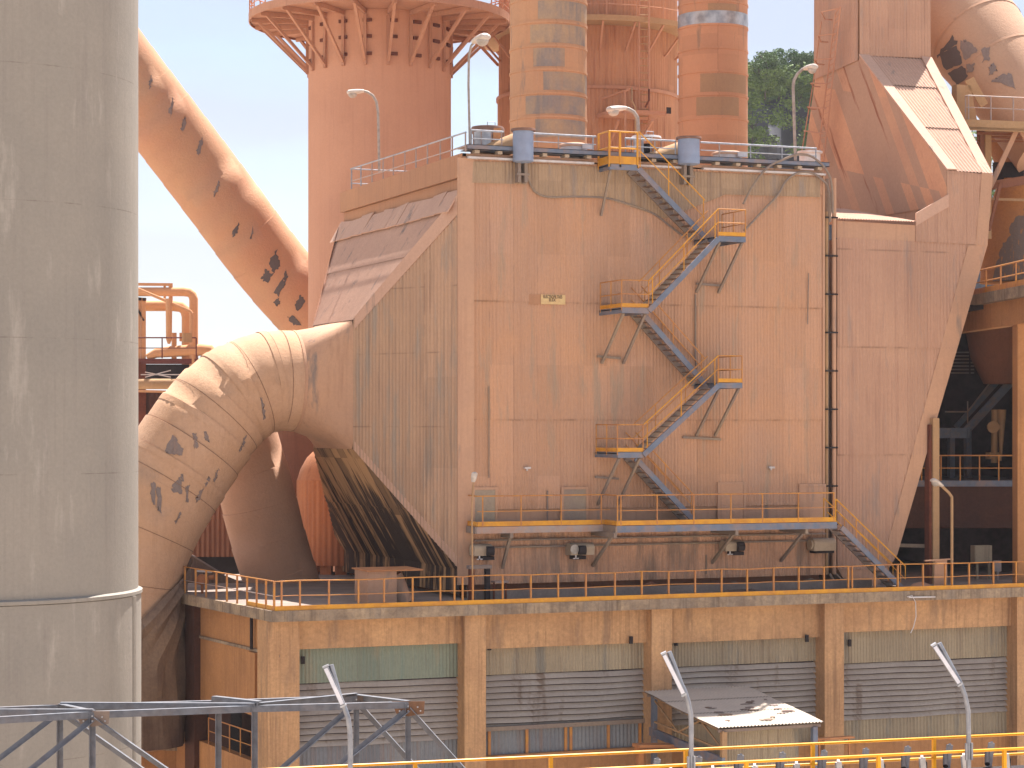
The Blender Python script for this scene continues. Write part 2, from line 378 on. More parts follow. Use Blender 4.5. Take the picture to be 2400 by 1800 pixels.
M['brownlid'] = flat('brown_lid', (128, 96, 82), (110, 84, 74), .8)
M['tube'] = flat('lamp_cover', (214, 214, 222), (196, 198, 208), .3, .3, 5)
M['wood'] = flat('weathered_board', (186, 128, 84), (168, 112, 74), .8)
# ---------------------------------------------------------------- ground and hill
g = MB(); g.add([(-3000, -3000, 0), (3000, -3000, 0), (3000, 3000, 0), (-3000, 3000, 0)], [(0, 1, 2, 3)])
M['ground'] = dusty('dusty_ground', (196, 172, 148), (184, 162, 140), grime=.3, big=.08)
structure('ground', g, M['ground'])

random.seed(4)
def leafmat(name, c1, c2):
    b = NB(name); oi = b.n('ShaderNodeObjectInfo')
    col = b.mix(b.rng(b.noise(.35, 4), .35, .65), lin(c1), lin(c2))
    col = b.mix(b.rng(b.noise(1.8, 3), .3, .7, 0, .6), col, lin(tuple(x*1.5 for x in c1)))
    b.b.inputs['Subsurface Weight'].default_value = 0
    return b.done(col, .7)
M['leafs'] = [leafmat('foliage_a', (58, 80, 36), (42, 60, 30)), leafmat('foliage_b', (82, 100, 46), (60, 80, 38)), leafmat('foliage_c', (76, 100, 56), (56, 78, 44))]
M['bark'] = flat('bark', (80, 66, 54))
M['rock'] = dusty('cliff_rock', (84, 80, 84), (62, 60, 68), streak=.6, scol=(50, 48, 56), grime=.5, big=.06)
# hill: a wooded limestone bluff 300 m off, its skyline falling away to the left behind the towers
HZ = 300
def hill_top(px):     # skyline row in the photo
    for (a, ya), (b, yb) in zip(HT, HT[1:]):
        if a <= px <= b: return ya + (yb-ya)*(px-a)/(b-a)
    return HT[0][1] if px < HT[0][0] else HT[-1][1]
HT = [(1180, 900), (1300, 700), (1450, 400), (1600, 230), (1751, 156), (1800, 150), (1850, 146), (1910, 128), (2000, 150), (2200, 250), (2600, 500), (3000, 900)]
h = MB(); NX, NY = 90, 26
for j in range(NY):
    for i in range(NX):
        px = 1180 + (3000-1180)*i/(NX-1); p = at(px, 1000, HZ); base = p + FWD*0
        top = 18 + (1000-hill_top(px))*HZ/F - 1.5
        t = j/(NY-1)
        # steep face then rounded top going back
        if t < .75: zz = top*(t/.75)**.8; dd = 14*(t/.75)**2
        else: zz = top + 2*(t-.75); dd = 14 + (t-.75)*200
        n_ = 2.2*math.sin(i*.9+j*.5) + 1.8*math.sin(i*.37-j*.8) + random.uniform(-.9, .9)
        q = base + FWD*(dd+n_); h.v.append((q.x, q.y, max(0, zz + (random.uniform(-.6, .6) if 0 < t else 0))))
for j in range(NY-1):
    for i in range(NX-1): a = j*NX+i; h.f.append((a, a+1, a+1+NX, a+NX))
h.sm = True
structure('hill', h, M['rock'])
def leaves(mb, c, rad, n, s, squash=.75, rnd=random):
    for _ in range(n):
        while True:
            d = V(rnd.uniform(-1, 1), rnd.uniform(-1, 1), rnd.uniform(-1, 1))
            if .35 < d.length < 1: break
        p = V(c.x + d.x*rad, c.y + d.y*rad, c.z + d.z*rad*squash)
        a = V(rnd.gauss(0, 1), rnd.gauss(0, 1), rnd.gauss(0, .6)).normalized(); b = a.cross(V(rnd.gauss(0, 1), rnd.gauss(0, 1), rnd.gauss(0, 1))).normalized()
        k = s*rnd.uniform(.5, 1.2); i = len(mb.v)
        mb.v += [tuple(p - a*k), tuple(p + b*k*.6), tuple(p + a*k), tuple(p - b*k*.6)]; mb.f.append((i, i+1, i+2, i+3))
protos = []
kinds = ['rounded dark green tree on the wooded bluff', 'pale green loose crowned tree on the wooded bluff', 'dull green dense tree on the wooded bluff']
for k in range(3):
    t = root('tree', kinds[k], 'tree', (0, 0, 0), ['dark round trees on the bluff', 'pale loose trees on the bluff', 'dull dense trees on the bluff'][k])
    cr = MB()
    for q in range(9):
        c = V(random.uniform(-2.2, 2.2), random.uniform(-2.2, 2.2), 4.2 + random.uniform(-2.6, 2.1)); leaves(cr, c, random.uniform(1.1, 1.9), 320, .24)
    tr = MB(); tr.tube([V(0, 0, -.3), V(.2, .1, 2.4), V(.1, 0, 4.6)], [.2, .15, .08], 7)
    for a in range(4): tr.tube([V(.1, .05, 2 + .5*a), V(1.6*math.cos(a*1.6), 1.6*math.sin(a*1.6), 4.4 + .3*a)], [.14, .05], 5)
    part('crown', cr, M['leafs'][k], t); part('trunk', tr, M['bark'], t); protos.append(t)
def place_tree(k, px, py, Z, sc, first):
    o = protos[k]
    if not first:
        o = protos[k].copy(); link(o)
        for c in protos[k].children: d = c.copy(); link(d); d.parent = o
    o.location = at(px, py, Z); o.scale = (sc,)*3; o.rotation_euler = (0, 0, random.uniform(0, 6.28))
used = set()
spots = []
for i in range(24): spots.append((1700 + i*13 + random.uniform(-6, 6), None, HZ + 13 + random.uniform(0, 4), random.uniform(.5, .85)))
for i in range(46): spots.append((random.uniform(1700, 1990), random.uniform(175, 285), HZ + 4, random.uniform(.35, .62)))
for i in range(7): spots.append((random.choice([1760, 1775, 1790, 1895, 1905, 1915]) + random.uniform(-8, 8), random.uniform(290, 400), HZ, random.uniform(.4, .7)))
for px, py, Z, sc in spots:
    if py is None: py = hill_top(px) + random.uniform(52, 84)
    elif 1770 < px < 1880 and py > 255: py = random.uniform(180, 240)
    k = random.randrange(3); place_tree(k, px, py, Z, sc, k not in used); used.add(k)
sh = MB()
for i in range(150):
    px = random.uniform(1690, 2000); py = hill_top(px) + random.uniform(4, 235)
    if 1790 < px < 1870 and py > 270 and random.random() < .7: continue
    leaves(sh, at(px, py, HZ + random.uniform(-1, 5)), random.uniform(.8, 1.5), 90, .22, .8)
for i in range(150):
    px = random.uniform(1990, 2650); py = hill_top(px) + random.uniform(4, 330)
    leaves(sh, at(px, py, HZ + random.uniform(-1, 5)), random.uniform(1.2, 2.6), 60, .4, .8)
sho = part('shrub_cover', sh, M['leafs'][1]); sho['kind'] = 'stuff'; sho['label'] = 'pale green scrub clinging to the rock face'; sho['category'] = 'scrub'

# ---------------------------------------------------------------- concrete silo at the left
zc_ = 69.0; c = at(-62, 1000, zc_); RS = 381/F*zc_
sz = 18 - 381*zc_/F
t = root('concrete_silo', 'huge pale grey round concrete silo filling the left edge', 'silo', (c.x, c.y, 0))
prof = [(RS, sz)]
for i in range(1, 12): prof.append((RS, sz + i*4.0))
part('upper_shaft', MB().lathe(c, prof, 128), M['silo'], t)
part('ledge', MB().lathe(c, [(RS+.03, sz-.16), (RS+.13, sz-.13), (RS+.13, sz-.03), (RS+.001, sz+.02)], 128), M['silo'], t)
part('lower_shaft', MB().lathe(c, [(RS+.09, 0), (RS+.09, sz-.16)], 128), M['silo'], t)
dn = at(315, 1400, 66.9)
part('down_pipe', MB().tube([V(dn.x, dn.y, 0), V(dn.x, dn.y, sz-.3), V(dn.x, dn.y, sz-.05)], .06, 10), M['silo'], t)

# ---------------------------------------------------------------- filter casing
X1 = 14.75; YB = 14.5; ZT = 27.69; ZB = 12.3
t = FILT = root('electrostatic_filter', 'huge boxy filter casing clad in dusty orange corrugated sheet', 'filter casing', (X1/2, YB/2, 12))
rows = [18.25, 22.55, 26.9]
us = MB()
for pl in ([(1104,378),(1224,382),(1236,432),(1104,428)],[(1224,382),(1404,391),(1404,460),(1290,462),(1252,450)],[(1404,391),(1560,399),(1560,512),(1404,460)],[(1560,399),(1700,406),(1700,456),(1560,512)],[(1700,406),(1922,416),(1922,462),(1700,456)]):
    us.corr([onY(a, b, -.05) for a, b in pl], (0,-.05,0), (1,0,0), UP, .135, .014)
part('grey_upper_sheets', us, M['upsheet'], t)
part('front_wall', MB().corr([(0.3,0,15.0),(X1,0,15.0),(X1,0,ZT),(.3,0,ZT)], (0,0,0), (1,0,0), (0,0,1), .135, .014, rows, .03), M['front'], t)
part('lower_front_wall', MB().corr([(0.3,-.04,ZB),(X1,-.04,ZB),(X1,-.04,14.3),(.3,-.04,14.3)], (0,-.04,0), (1,0,0), (0,0,1), .135, .012), M['low'], t)
part('casing', MB().box((.05,.06,ZB+.05),(X1-.02,YB,ZT-.1)), M['plate'], t)
part('corner_trim', MB().box((-.3,-.06,ZB),(.32,.02,ZT)), M['plate'], t)
part('right_corner_trim', MB().box((X1-.06,-.05,ZB),(X1+.03,.3,ZT)), M['plate'], t)
part('ledge_strip', MB().box((.3,-.16,14.2),(X1,-.03,14.36)).box((.3,-.22,13.86),(X1,-.04,13.92)).box((.3,-.2,13.6),(X1,-.04,13.66)), M['bracket'], t)
# side band under the roof edge and the recess below
zb0, zb1 = 27.02, 27.86
bd = MB(); bd.box((-.14,0,zb0),(.04,YB+.1,zb1)); part('side_band', bd, M['band'], t)
part('side_recess', MB().box((.0,.1,25.9),(.05,YB,27.0)), M['band'], t)
part('side_wall', MB().box((-.02,.1,ZB+.1),(.04,YB,26.0)), M['plate'], t)
# roof
part('roof', MB().box((-.1,0,27.75),(X1,YB+.1,27.86)), M['plate'], t)
ec = MB().box((.0,-.28,27.98),(X1+.1,-.2,28.16)).box((0,-.28,27.98),(X1+.1,.5,28.0)).box((0,-.28,28.14),(X1+.1,1.2,28.16)); part('edge_channel', ec, M['bluegrey'], t)
for a, b_ in ((.05,2.1),(2.5,5.0),(6.6,8.8),(9.5,X1)): part('flashing', MB().box((a,-.2,27.66),(b_,.04,27.735)), M['white'], t)
for i in range(17):
    x = .3 + i*.88
    part('roof_block', MB().box((x,-.22,27.86),(x+.18,.1,27.975)), M['vib'], t)
# access doors above the walkway
for (a, b_, ya, yb, m_) in ((1112,1160,1148,1238,'doorgrey'),(1320,1373,1147,1236,'doorgrey'),(1686,1742,1136,1232,'front'),(1877,1930,1140,1230,'plate')):
    p = onY(a, ya, -.05); q = onY(b_, yb, -.05)
    d = part('access_door', MB().box((p.x,-.08,q.z),(q.x,-.015,p.z)), M[m_], t)
    part('door_frame', MB().box((p.x-.09,-.1,q.z),(p.x,-.01,p.z+.09)).box((q.x,-.1,q.z),(q.x+.09,-.01,p.z+.09)).box((p.x,-.1,p.z),(q.x,-.01,p.z+.09)), M['plate'], d)
# inlet nozzle on the left
A, B_, C_, D_ = V(-.24,0,26.2), V(-.24,0,12.9), V(-2.73,4.6,17.15), V(-2.73,4.6,22.0)
A2, B2, C2, D2 = V(-.24,YB,26.2), V(-.24,YB,12.9), V(-2.73,9.9,17.15), V(-2.73,9.9,22.0)
part('nozzle_side', MB().corr([A,B_,C_,D_], A, (A-D_)*V(1,1,0), UP, .17, .02, [18.0,20.7,23.1], .03), M['side'], t)
Wd = (A+A2)/2 - (D_+D2)/2
part('nozzle_top', MB().corr([A,A2,D2,D_], (D_+D2)/2, (0,-1,0), Wd, .19, .024, [2.6], .03), M['slope'], t)
Wb = (C_+C2)/2 - (B_+B2)/2
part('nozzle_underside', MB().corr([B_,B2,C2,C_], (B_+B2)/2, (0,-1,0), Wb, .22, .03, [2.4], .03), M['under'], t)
nb = MB(); nb.prism([A2,B2,C2,D2], (0,-.05,0)); part('nozzle_back', nb, M['plate'], t)
# trim plates on its edges
part('nozzle_trim', MB().prism([A+V(-.02,-.05,.0), A+V(-.02,-.05,-.5), D_+V(0,-.06,-.34), D_+V(0,-.06,.12), A+V(-.02,-.05,.22)], (.03,.05,0)), M['slope'], t)
part('nozzle_trim', MB().prism([B_+V(-.02,-.05,0), B_+V(-.02,-.05,.36), C_+V(0,-.06,.3), C_+V(0,-.06,-.05)], (.03,.05,0)), M['slope'], t)
part('nozzle_trim', MB().prism([A2+V(-.02,-.05,.25), A2+V(-.02,-.05,-.1), D2+V(0,-.06,-.1), D2+V(0,-.06,.15)], (.03,.05,0)), M['slope'], t)
# flap plates along the hood's upper edge
ft = MB()
for i in range(10):
    y0 = .1 + i*1.44; a = V(-.1,y0,26.55 + .06*math.sin(i*2)); ft.prism([a, V(-.1,y0+1.42,26.55+.05*math.sin(i*3)), V(-.62,y0+1.40,25.72+.03*math.cos(i)), V(-.62,y0,25.72)], (-.03,0,.03))
part('hood_flaps', ft, M['slope'], t)
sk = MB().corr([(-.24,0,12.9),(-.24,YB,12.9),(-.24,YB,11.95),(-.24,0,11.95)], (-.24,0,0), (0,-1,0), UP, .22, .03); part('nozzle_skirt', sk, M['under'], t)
# square-to-round throat
th = MB(); n = 48; rc = V(-4.35, 7.25, 19.75); RD = 1.92
for ring in range(9):
    f = ring/8; x = -2.73 + (rc.x+2.73)*f
    for k in range(n):
        a = 2*math.pi*k/n; ca, sa = math.cos(a), math.sin(a); m_ = max(abs(ca)/2.65, abs(sa)/2.42)
        sqy, sqz = 7.25 + ca/m_, 19.575 + sa/m_
        e = f**.8; th.v.append((x, sqy*(1-e) + (rc.y + RD*ca)*e, sqz*(1-e) + (rc.z + RD*sa)*e))
for ring in range(8):
    for k in range(n): a0 = ring*n+k; a1 = ring*n+(k+1)%n; th.f.append((a0, a1, a1+n, a0+n))
th.sm = True; part('round_throat', th, M['plate'], t, sharp=50)
part('throat_flange', MB().cyl(rc+V(.05,0,0), rc+V(-.06,0,0), RD+.035, 48), M['duct2'], t)
# the sign
p = onY(1268, 690, -.06); q = onY(1325, 714, -.06)
s_ = root('name_sign', 'small cream name board reading ELECTROFILTRES ELEX on the orange wall', 'sign', (p.x, -.03, q.z))
part('board', MB().box((p.x,-.06,q.z),(q.x,-.03,p.z)), M['signc'], s_)
wb = onY(1240, 690, -.05); part('backing_plate', MB().box((wb.x,-.045,q.z),(p.x-.01,-.025,p.z)), M['band'], s_)
def text(txt, x, z, size, y, mat, parent, name='lettering', align='CENTER', sx=1):
    cu = bpy.data.curves.new('lettering', 'FONT'); cu.body = txt; cu.size = size; cu.align_x = align; cu.extrude = .004; cu.offset = .0015
    o = bpy.data.objects.new(name, cu); link(o); dg = bpy.context.evaluated_depsgraph_get()
    me = bpy.data.meshes.new_from_object(o.evaluated_get(dg)); bpy.data.objects.remove(o)
    me.transform(Matrix.Translation((x, y, z)) @ Matrix.Rotation(R(90), 4, 'X') @ Matrix.Diagonal((sx, 1, 1, 1)))
    me.materials.clear(); me.materials.append(mat); ob = bpy.data.objects.new(name, me); link(ob); ob.parent = parent
    if parent.type == 'EMPTY': ob.location = -parent.location
cxm = (p.x+q.x)/2; hgt = p.z-q.z
text('ELECTROFILTRES', cxm-.02, q.z+hgt*.62, .165, -.066, M['ink'], s_, sx=.60)
text('ELEX', cxm-.04, q.z+hgt*.3, .15, -.066, M['ink'], s_, sx=.8)

# pipes in the gap at the right corner
g0 = root('pipe_run', 'vertical bundle of conduits clamped in the gap right of the casing', 'pipes', (15.1,.3,12))
for x, y, r_, m_ in ((14.93,.1,.07,'tan'),(15.24,.05,.085,'plate'),(15.08,.35,.1,'bracket')):
    part('conduit', MB().tube([V(x,y,12.3),V(x,y,27.6 if x > 15 else 26.3)], r_, 12), M[m_], g0)
for i in range(9): part('clamp', MB().box((14.85,-.05,14.2+i*1.48),(15.36,.05,14.26+i*1.48)), M['dark'], g0)
part('back_plate', MB().box((14.8,.9,12.3),(15.5,1.0,26.4)), M['band'], g0)

# hoses over the roof corner
def hose(pts, r_, label, y=-.25):
    P_ = [onY(a, b, y) for a, b in pts]; Q = []
    for i in range(len(P_)-1):        # Catmull-Rom
        p0, p1, p2, p3 = P_[max(i-1,0)], P_[i], P_[i+1], P_[min(i+2,len(P_)-1)]
        for k in range(6):
            u = k/6; Q.append(.5*((2*p1)+(p2-p0)*u+(2*p0-5*p1+4*p2-p3)*u*u+(3*p1-p0-3*p2+p3)*u**3))
    Q.append(P_[-1])
    thing('hose', MB().tube(Q, r_, 8), M['bracket'], label, 'hose')
hose([(1742,478),(1765,435),(1800,392),(1840,372),(1870,362),(1900,366),(1925,384),(1942,408),(1950,440),(1952,500)], .045, 'upper grey hose arching over the roof corner', -.3)
hose([(1744,541),(1790,492),(1822,458),(1842,425),(1868,406),(1900,405),(1928,422),(1944,450),(1946,520)], .045, 'lower grey hose arching below the roof rail', -.2)
hose([(1228,398),(1240,425),(1255,450),(1285,462),(1340,461),(1410,463),(1460,474),(1530,500),(1570,530),(1604,556)], .04, 'sagging dusty cable strung across the top of the casing wall', -.06)

# ---------------------------------------------------------------- outlet nozzle and riser at the right
t = root('outlet_hood', 'tall pale hood and riser clad in ribbed sheet right of the casing', 'outlet hood', (19,6,12))
yo = .3
def oy(px, py): return onY(px, py, yo)
low = [oy(1962,556), oy(2313,575), oy(2101,1302), oy(2080,1335), oy(1962,1335)]
part('front_panel', MB().corr(low, (0,yo,0), (1,0,0), UP, .15, .015, [16.9,21.1], .03), M['outlet'], t)
P2a = [oy(2145,526), oy(2219,478), oy(2219,570), oy(2145,566)]; P2b = [oy(2219,399), oy(2325,410), oy(2313,575), oy(2219,570)]
part('shoulder_panel', MB().corr(P2b, (0,yo-.02,0), (1,0,0), UP, .15, .015).corr(P2a, (0,yo-.02,0), (1,0,0), UP, .15, .015), M['outlet'], t)
part('eaves_panel', MB().prism([oy(1962,517), oy(2145,528), oy(2145,566), oy(1962,557)], (0,.1,0)), M['plate'], t)
rf = MB(); e0, e1 = oy(1955,512), oy(2145,523)
rf.corr([e0+V(0,-.15,0), e1+V(0,-.15,0), e1+V(0,5.5,1.0), e0+V(0,5.5,1.0)], e0, (1,0,0), (0,5.5,1.0), .12, .02); part('low_roof', rf, M['slope'], t)
xe = oy(2219,478).x
part('roof_trim', MB().prism([oy(2145,500), oy(2222,455), oy(2222,485), oy(2145,530)], (0,-.06,0)), M['slope'], t)
ys = 6.8
Apt = onX(2013,130,xe); ys = Apt.y
Dp, Cp = oy(2325,410), oy(2219,399)
Bp = onY(2180,137,ys)
def xs(px, py): return onX(px, py, xe)
side = [xs(2013,-80), Apt, Cp, oy(2219,480)]
bk0 = xs(1910,-80); bk1 = xs(1910,160); bk2 = xs(1885,370); bk3 = V(xe, bk2.y+.5, oy(2219,480).z)
part('flare_side', MB().add([Cp, oy(2219,480), bk3, bk2, xs(1912,172), Apt], [(0,1,2,3,4,5)]).add([Cp+V(.1,0,0), oy(2219,480)+V(.1,0,0), bk3+V(.1,0,0), bk2+V(.1,0,0), xs(1912,172)+V(.1,0,0), Apt+V(.1,0,0)], [(5,4,3,2,1,0)]), M['outside_'], t)
Wl = (Apt+Bp)/2 - (Cp+Dp)/2
part('sloping_roof', MB().corr([Apt, Bp, Dp, Cp], (Cp+Dp)/2, (1,0,0), Wl, .16, .025, [3.2,6.4], .04), M['slope'], t)
tm = MB()
for a, b_, o_ in ((Cp, Apt, .0), (Dp, Bp, -.45)):
    d = (b_-a).normalized(); nrm = V(1,0,0).cross(d).normalized(); k = nrm*(.06 if nrm.z > 0 else -.06)
    tm.prism([a+V(o_-.02,0,0)+k*.3, a+V(o_+.45,0,0)+k*.3, b_+V(o_+.5,0,0)+k*.3, b_+V(o_-.02,0,0)+k*.3], k)
part('edge_trim', tm, M['slope'], t)
# riser box
ZR = 38.2
part('riser', MB().prism([V(xe,ys,Apt.z), V(Bp.x,ys,Bp.z), V(Bp.x,ys,ZR), V(xe,ys,ZR)], (0,bk0.y-ys,0)), M['band'], t)
part('riser_front', MB().corr([(xe+.02,ys-.03,Apt.z),(Bp.x,ys-.03,Bp.z),(Bp.x,ys-.03,ZR),(xe+.02,ys-.03,ZR)], (0,ys-.03,0), (1,0,0), UP, .15, .014), M['outlet'], t)
rs = MB().corr([V(xe-.03,bk0.y,ZR),V(xe-.03,ys,ZR),V(xe-.03,ys,Apt.z-.2),V(xe-.03,bk0.y,Apt.z-.5)], (xe-.03,0,0), (0,-1,0), UP, .15, .012); part('riser_side', rs, M['outlet'], t)
# body behind the front panel
core = [oy(1966,560), oy(2300,575), oy(2095,1300), oy(2078,1330), oy(1966,1330)]
part('body', MB().prism([p + V(0,.06,0) for p in core], (0,9,0)), M['plate'], t)
part('shoulder_body', MB().prism([V(xe+.05,yo+.05,P2b[0].z), V(Dp.x,yo+.05,Dp.z), V(oy(2313,575).x,yo+.05,oy(2313,575).z), V(xe+.05,yo+.05,oy(2219,570).z)], (0,8,0)).prism([V(xe+.12,yo+.1,Cp.z-.1), V(Dp.x-.02,yo+.1,Dp.z-.1), V(Bp.x-.05,ys,Bp.z-.15), V(xe+.12,ys,Apt.z-.15)], (0,3.4,-.3)), M['plate'], t)
et = MB().prism([oy(2313,575)+V(0,-.04,0), oy(2101,1302)+V(0,-.04,0), oy(2072,1302)+V(0,-.04,0), oy(2268,575)+V(0,-.04,0)], (0,.05,0)).prism([oy(2300,405)+V(0,-.05,0), oy(2325,410)+V(0,-.05,0), oy(2313,575)+V(0,-.05,0), oy(2285,575)+V(0,-.05,0)], (0,.04,0))
part('side_trim', et, M['plate'], t)
part('hopper_toe', MB().prism([oy(1962,1330), oy(2080,1330), oy(2062,1372), oy(1990,1378)], (0,2,0)), M['low'], t)
# caged ladder on the riser side
l = root('caged_ladder', 'rusty caged ladder climbing the left side of the riser', 'ladder', tuple(onX(1932,380,xe-.6)))
xl = xe-.55
def lp(px, py): return onX(px, py, xl)
a0, a1, b0, b1 = lp(1930,378), lp(1962,20), lp(1912,378), lp(1936,60)
part('stile', MB().tube([lp(1915,380), lp(1958,30)], .035, 6), M['towerplat'], l); part('stile', MB().tube([lp(1930,380), lp(1970,15)], .035, 6), M['towerplat'], l)
for i in range(26):
    f = i/25; part('rung', MB().tube([lp(1915+43*f, 380-350*f), lp(1930+40*f, 380-365*f)], .02, 5), M['towerplat'], l)
for i in range(7):
    f = i/6; c0 = lp(1878+62*f*.9, 360-315*f); c1 = lp(1922+42*f, 372-352*f)
    m_ = (c0+c1)/2; part('cage_hoop', MB().tube([c1, m_+V(-.5,0,.05), c0, c0+V(.35,0,0)], .03, 6), M['towerplat'], l)
part('cage_strap', MB().tube([lp(1878,362), lp(1905,200), lp(1925,50)], .028, 5), M['towerplat'], l)

# ---------------------------------------------------------------- towers, chimneys
def railing(parent, pts, h, m, spacing=1.5, mids=(.5,), toe=None, r_=.024, toem=None, posts=True, closed=False, squarepost=False):
    pts = [Vector(p) for p in pts]
    if closed: pts = pts + [pts[0]]
    part('top_rail', MB().tube([p+V(0,0,h) for p in pts], r_, 8), m, parent)
    for f in mids: part('mid_rail', MB().tube([p+V(0,0,h*f) for p in pts], r_*.75, 6), m, parent)
    if toe:
        tb = MB()
        for a, b_ in zip(pts, pts[1:]): tb.bar(a+V(0,0,toe/2+.01), b_+V(0,0,toe/2+.01), .012, toe)
        part('toe_board', tb, toem or m, parent)
    if posts:
        acc = 0; done = []
        for a, b_ in zip(pts, pts[1:]):
            L = (b_-a).length; n_ = max(1, round(L/spacing))
            for i in range(n_+1):
                q = a.lerp(b_, i/n_)
                if any((q-d).length < .25 for d in done): continue
                done.append(q)
                part('post', MB().bar(q, q+V(0,0,h), .05, .05) if squarepost else MB().tube([q, q+V(0,0,h)], r_, 6, smooth=True), m, parent)

zt1 = 113.0; c = at(890, 1000, zt1); RT = 167/F*zt1; zp = 18 + 948*zt1/F
t = root('gallery_tower', 'broad smooth orange steel tower with a ring gallery and bracket struts', 'tower', (c.x, c.y, 0))
part('shell', MB().lathe(c, [(RT,0),(RT,15),(RT,30),(RT,zp-2.7),(RT,zp+3.5)], 96), M['tower'], t)
RP = 303/F*zt1
part('gallery_floor', MB().lathe(c, [(RT,zp),(RP,zp),(RP,zp+.2),(RT,zp+.2)], 96, cap=False), M['towerplat'], t)
part('gallery_rim', MB().lathe(c, [(RP,zp-.12),(RP+.05,zp-.12),(RP+.05,zp+.28),(RP,zp+.28)], 96, cap=False), M['towerplat'], t)
for k in range(20):
    a = 2*math.pi*(k+.35)/20; d = V(math.cos(a), math.sin(a), 0); cc = V(c.x,c.y,0)
    s2 = MB().bar(cc+d*(RP-.3)+V(0,0,zp-.05), cc+d*(RT+.1)+V(0,0,zp-2.55), .14, .14)
    part('strut', s2, M['towerplat'], t)
    s3 = MB().bar(cc+d*(RP-.1)+V(0,0,zp-.12), cc+d*RT+V(0,0,zp-.12), .12, .22); part('joist', s3, M['towerplat'], t)
    part('bolting_rib', MB().bar(cc+d*(RT+.06)+V(0,0,zp-.3), cc+d*(RT+.06)+V(0,0,zp-2.75), .16, .14, up=d), M['towerplat'], t)
for k in range(18):
    a = 2*math.pi*(k+.1)/18; d = V(math.cos(a), math.sin(a), 0); cc = V(c.x,c.y,0)
    for zz in (.55, 1.35, 2.2):
        q = cc+d*(RT+.05)+V(0,0,zp-zz); sd2 = d.cross(UP)
        part('lug', MB().bar(q-sd2*.22, q+sd2*.22, .12, .16), M['rust'], t)
ring = [V(c.x+RP*math.cos(2*math.pi*k/28), c.y+RP*math.sin(2*math.pi*k/28), zp+.2) for k in range(28)]
railing(t, ring, 1.25, M['towerplat'], 5, (.3,.62), closed=True, r_=.035)

zt2 = 119.0; c2 = at(1378, 1000, zt2); R2 = 211/F*zt2
t = root('corrugated_tower', 'wide rust streaked corrugated tower between the two chimneys', 'tower', (c2.x, c2.y, 0))
def corr_cyl(c, r0, z0, z1, n, amp):
    mb = MB(); N = n*4
    for z in (z0, z1):
        for k in range(N):
            a = 2*math.pi*k/N; r_ = r0 + amp*math.sin(2*math.pi*k/4 + .4); mb.v.append((c.x+r_*math.cos(a), c.y+r_*math.sin(a), z))
    for k in range(N): mb.f.append((k, (k+1) % N, (k+1) % N + N, k+N))
    mb.sm = True; return mb
zj = 18 + 795*(zt2-4.8)/F
part('lower_shell', corr_cyl(c2, R2, 0, zj, 150, .025), M['tower2'], t, sharp=80)
part('upper_shell', corr_cyl(c2, R2-.06, zj, 43, 150, .025), M['tower2'], t, sharp=80)
part('joint_band', MB().lathe(c2, [(R2,zj-.05),(R2+.1,zj-.05),(R2+.1,zj+.12),(R2,zj+.12)], 96, cap=False), M['towerplat'], t)
zg = 18 + 948*(zt2-5.5)/F; RG = R2+1.35
part('gallery_floor', MB().lathe(c2, [(R2-.1,zg),(RG,zg),(RG,zg+.28),(R2-.1,zg+.28)], 96, cap=False), M['tan'], t)
for k in range(22):
    a = 2*math.pi*(k+.5)/22; d = V(math.cos(a), math.sin(a), 0); cc = V(c2.x,c2.y,0)
    part('strut', MB().bar(cc+d*(RG-.15)+V(0,0,zg), cc+d*(R2)+V(0,0,zg-1.3), .1, .1), M['towerplat'], t)
ring = [V(c2.x+RG*math.cos(2*math.pi*k/24), c2.y+RG*math.sin(2*math.pi*k/24), zg+.28) for k in range(24)]
railing(t, ring, 1.1, M['towerplat'], 5, (.5,), closed=True, r_=.03)
part('inner_drum', MB().lathe(c2, [(R2-1.4,42),(R2-1.4,48)], 64), M['tower2'], t)
# ladder, small service platform on the second tower
zl = zt2-5.6
l = root('tower_ladder', 'long thin ladder down the rust streaked tower face', 'ladder', tuple(at(1505,300,zl)))
for px in (1498, 1521): part('stile', MB().tube([at(px,-60,zl), at(px,345,zl)], .05, 6), M['towerplat'], l)
for i in range(24): part('rung', MB().tube([at(1498,-50+i*17,zl), at(1521,-50+i*17,zl)], .03, 5), M['tan'], l)
part('guard', MB().tube([at(1521,210,zl-.1), at(1521,235,zl-1), at(1512,252,zl-1)], .05, 6), M['rust'], l)
part('guard', MB().tube([at(1481,205,zl-.1), at(1481,235,zl-1), at(1489,252,zl-1), at(1489,320,zl-1)], .04, 6), M['tan'], l)
pl = root('service_platform', 'small dark platform bracketed on the tower below its ladder', 'platform', tuple(at(1480,290,zl)))
pa, pb = at(1420,268,zl+.2), at(1556,262,zl+.2)
part('floor', MB().box((pa.x-.2,pa.y-1.4,pa.z-.1),(pb.x,pa.y+1.2,pa.z+.1)), M['towerplat'], pl)
part('fascia', MB().box((pa.x+3.0,pa.y-1.45,pa.z+.0),(pb.x,pa.y-1.4,pa.z+.32)), M['dark'], pl)
for px in (1450, 1530): part('brace', MB().bar(at(px,282,zl-1), at(px-20 if px < 1500 else px-30,335,zl+.3), .12, .12), M['towerplat'], pl)
part('crane_arm', MB().tube([at(1410,232,zl+.2), at(1475,209,zl-1), at(1465,214,zl-1), at(1465,320,zl-1)], .06, 6), M['towerplat'], pl)

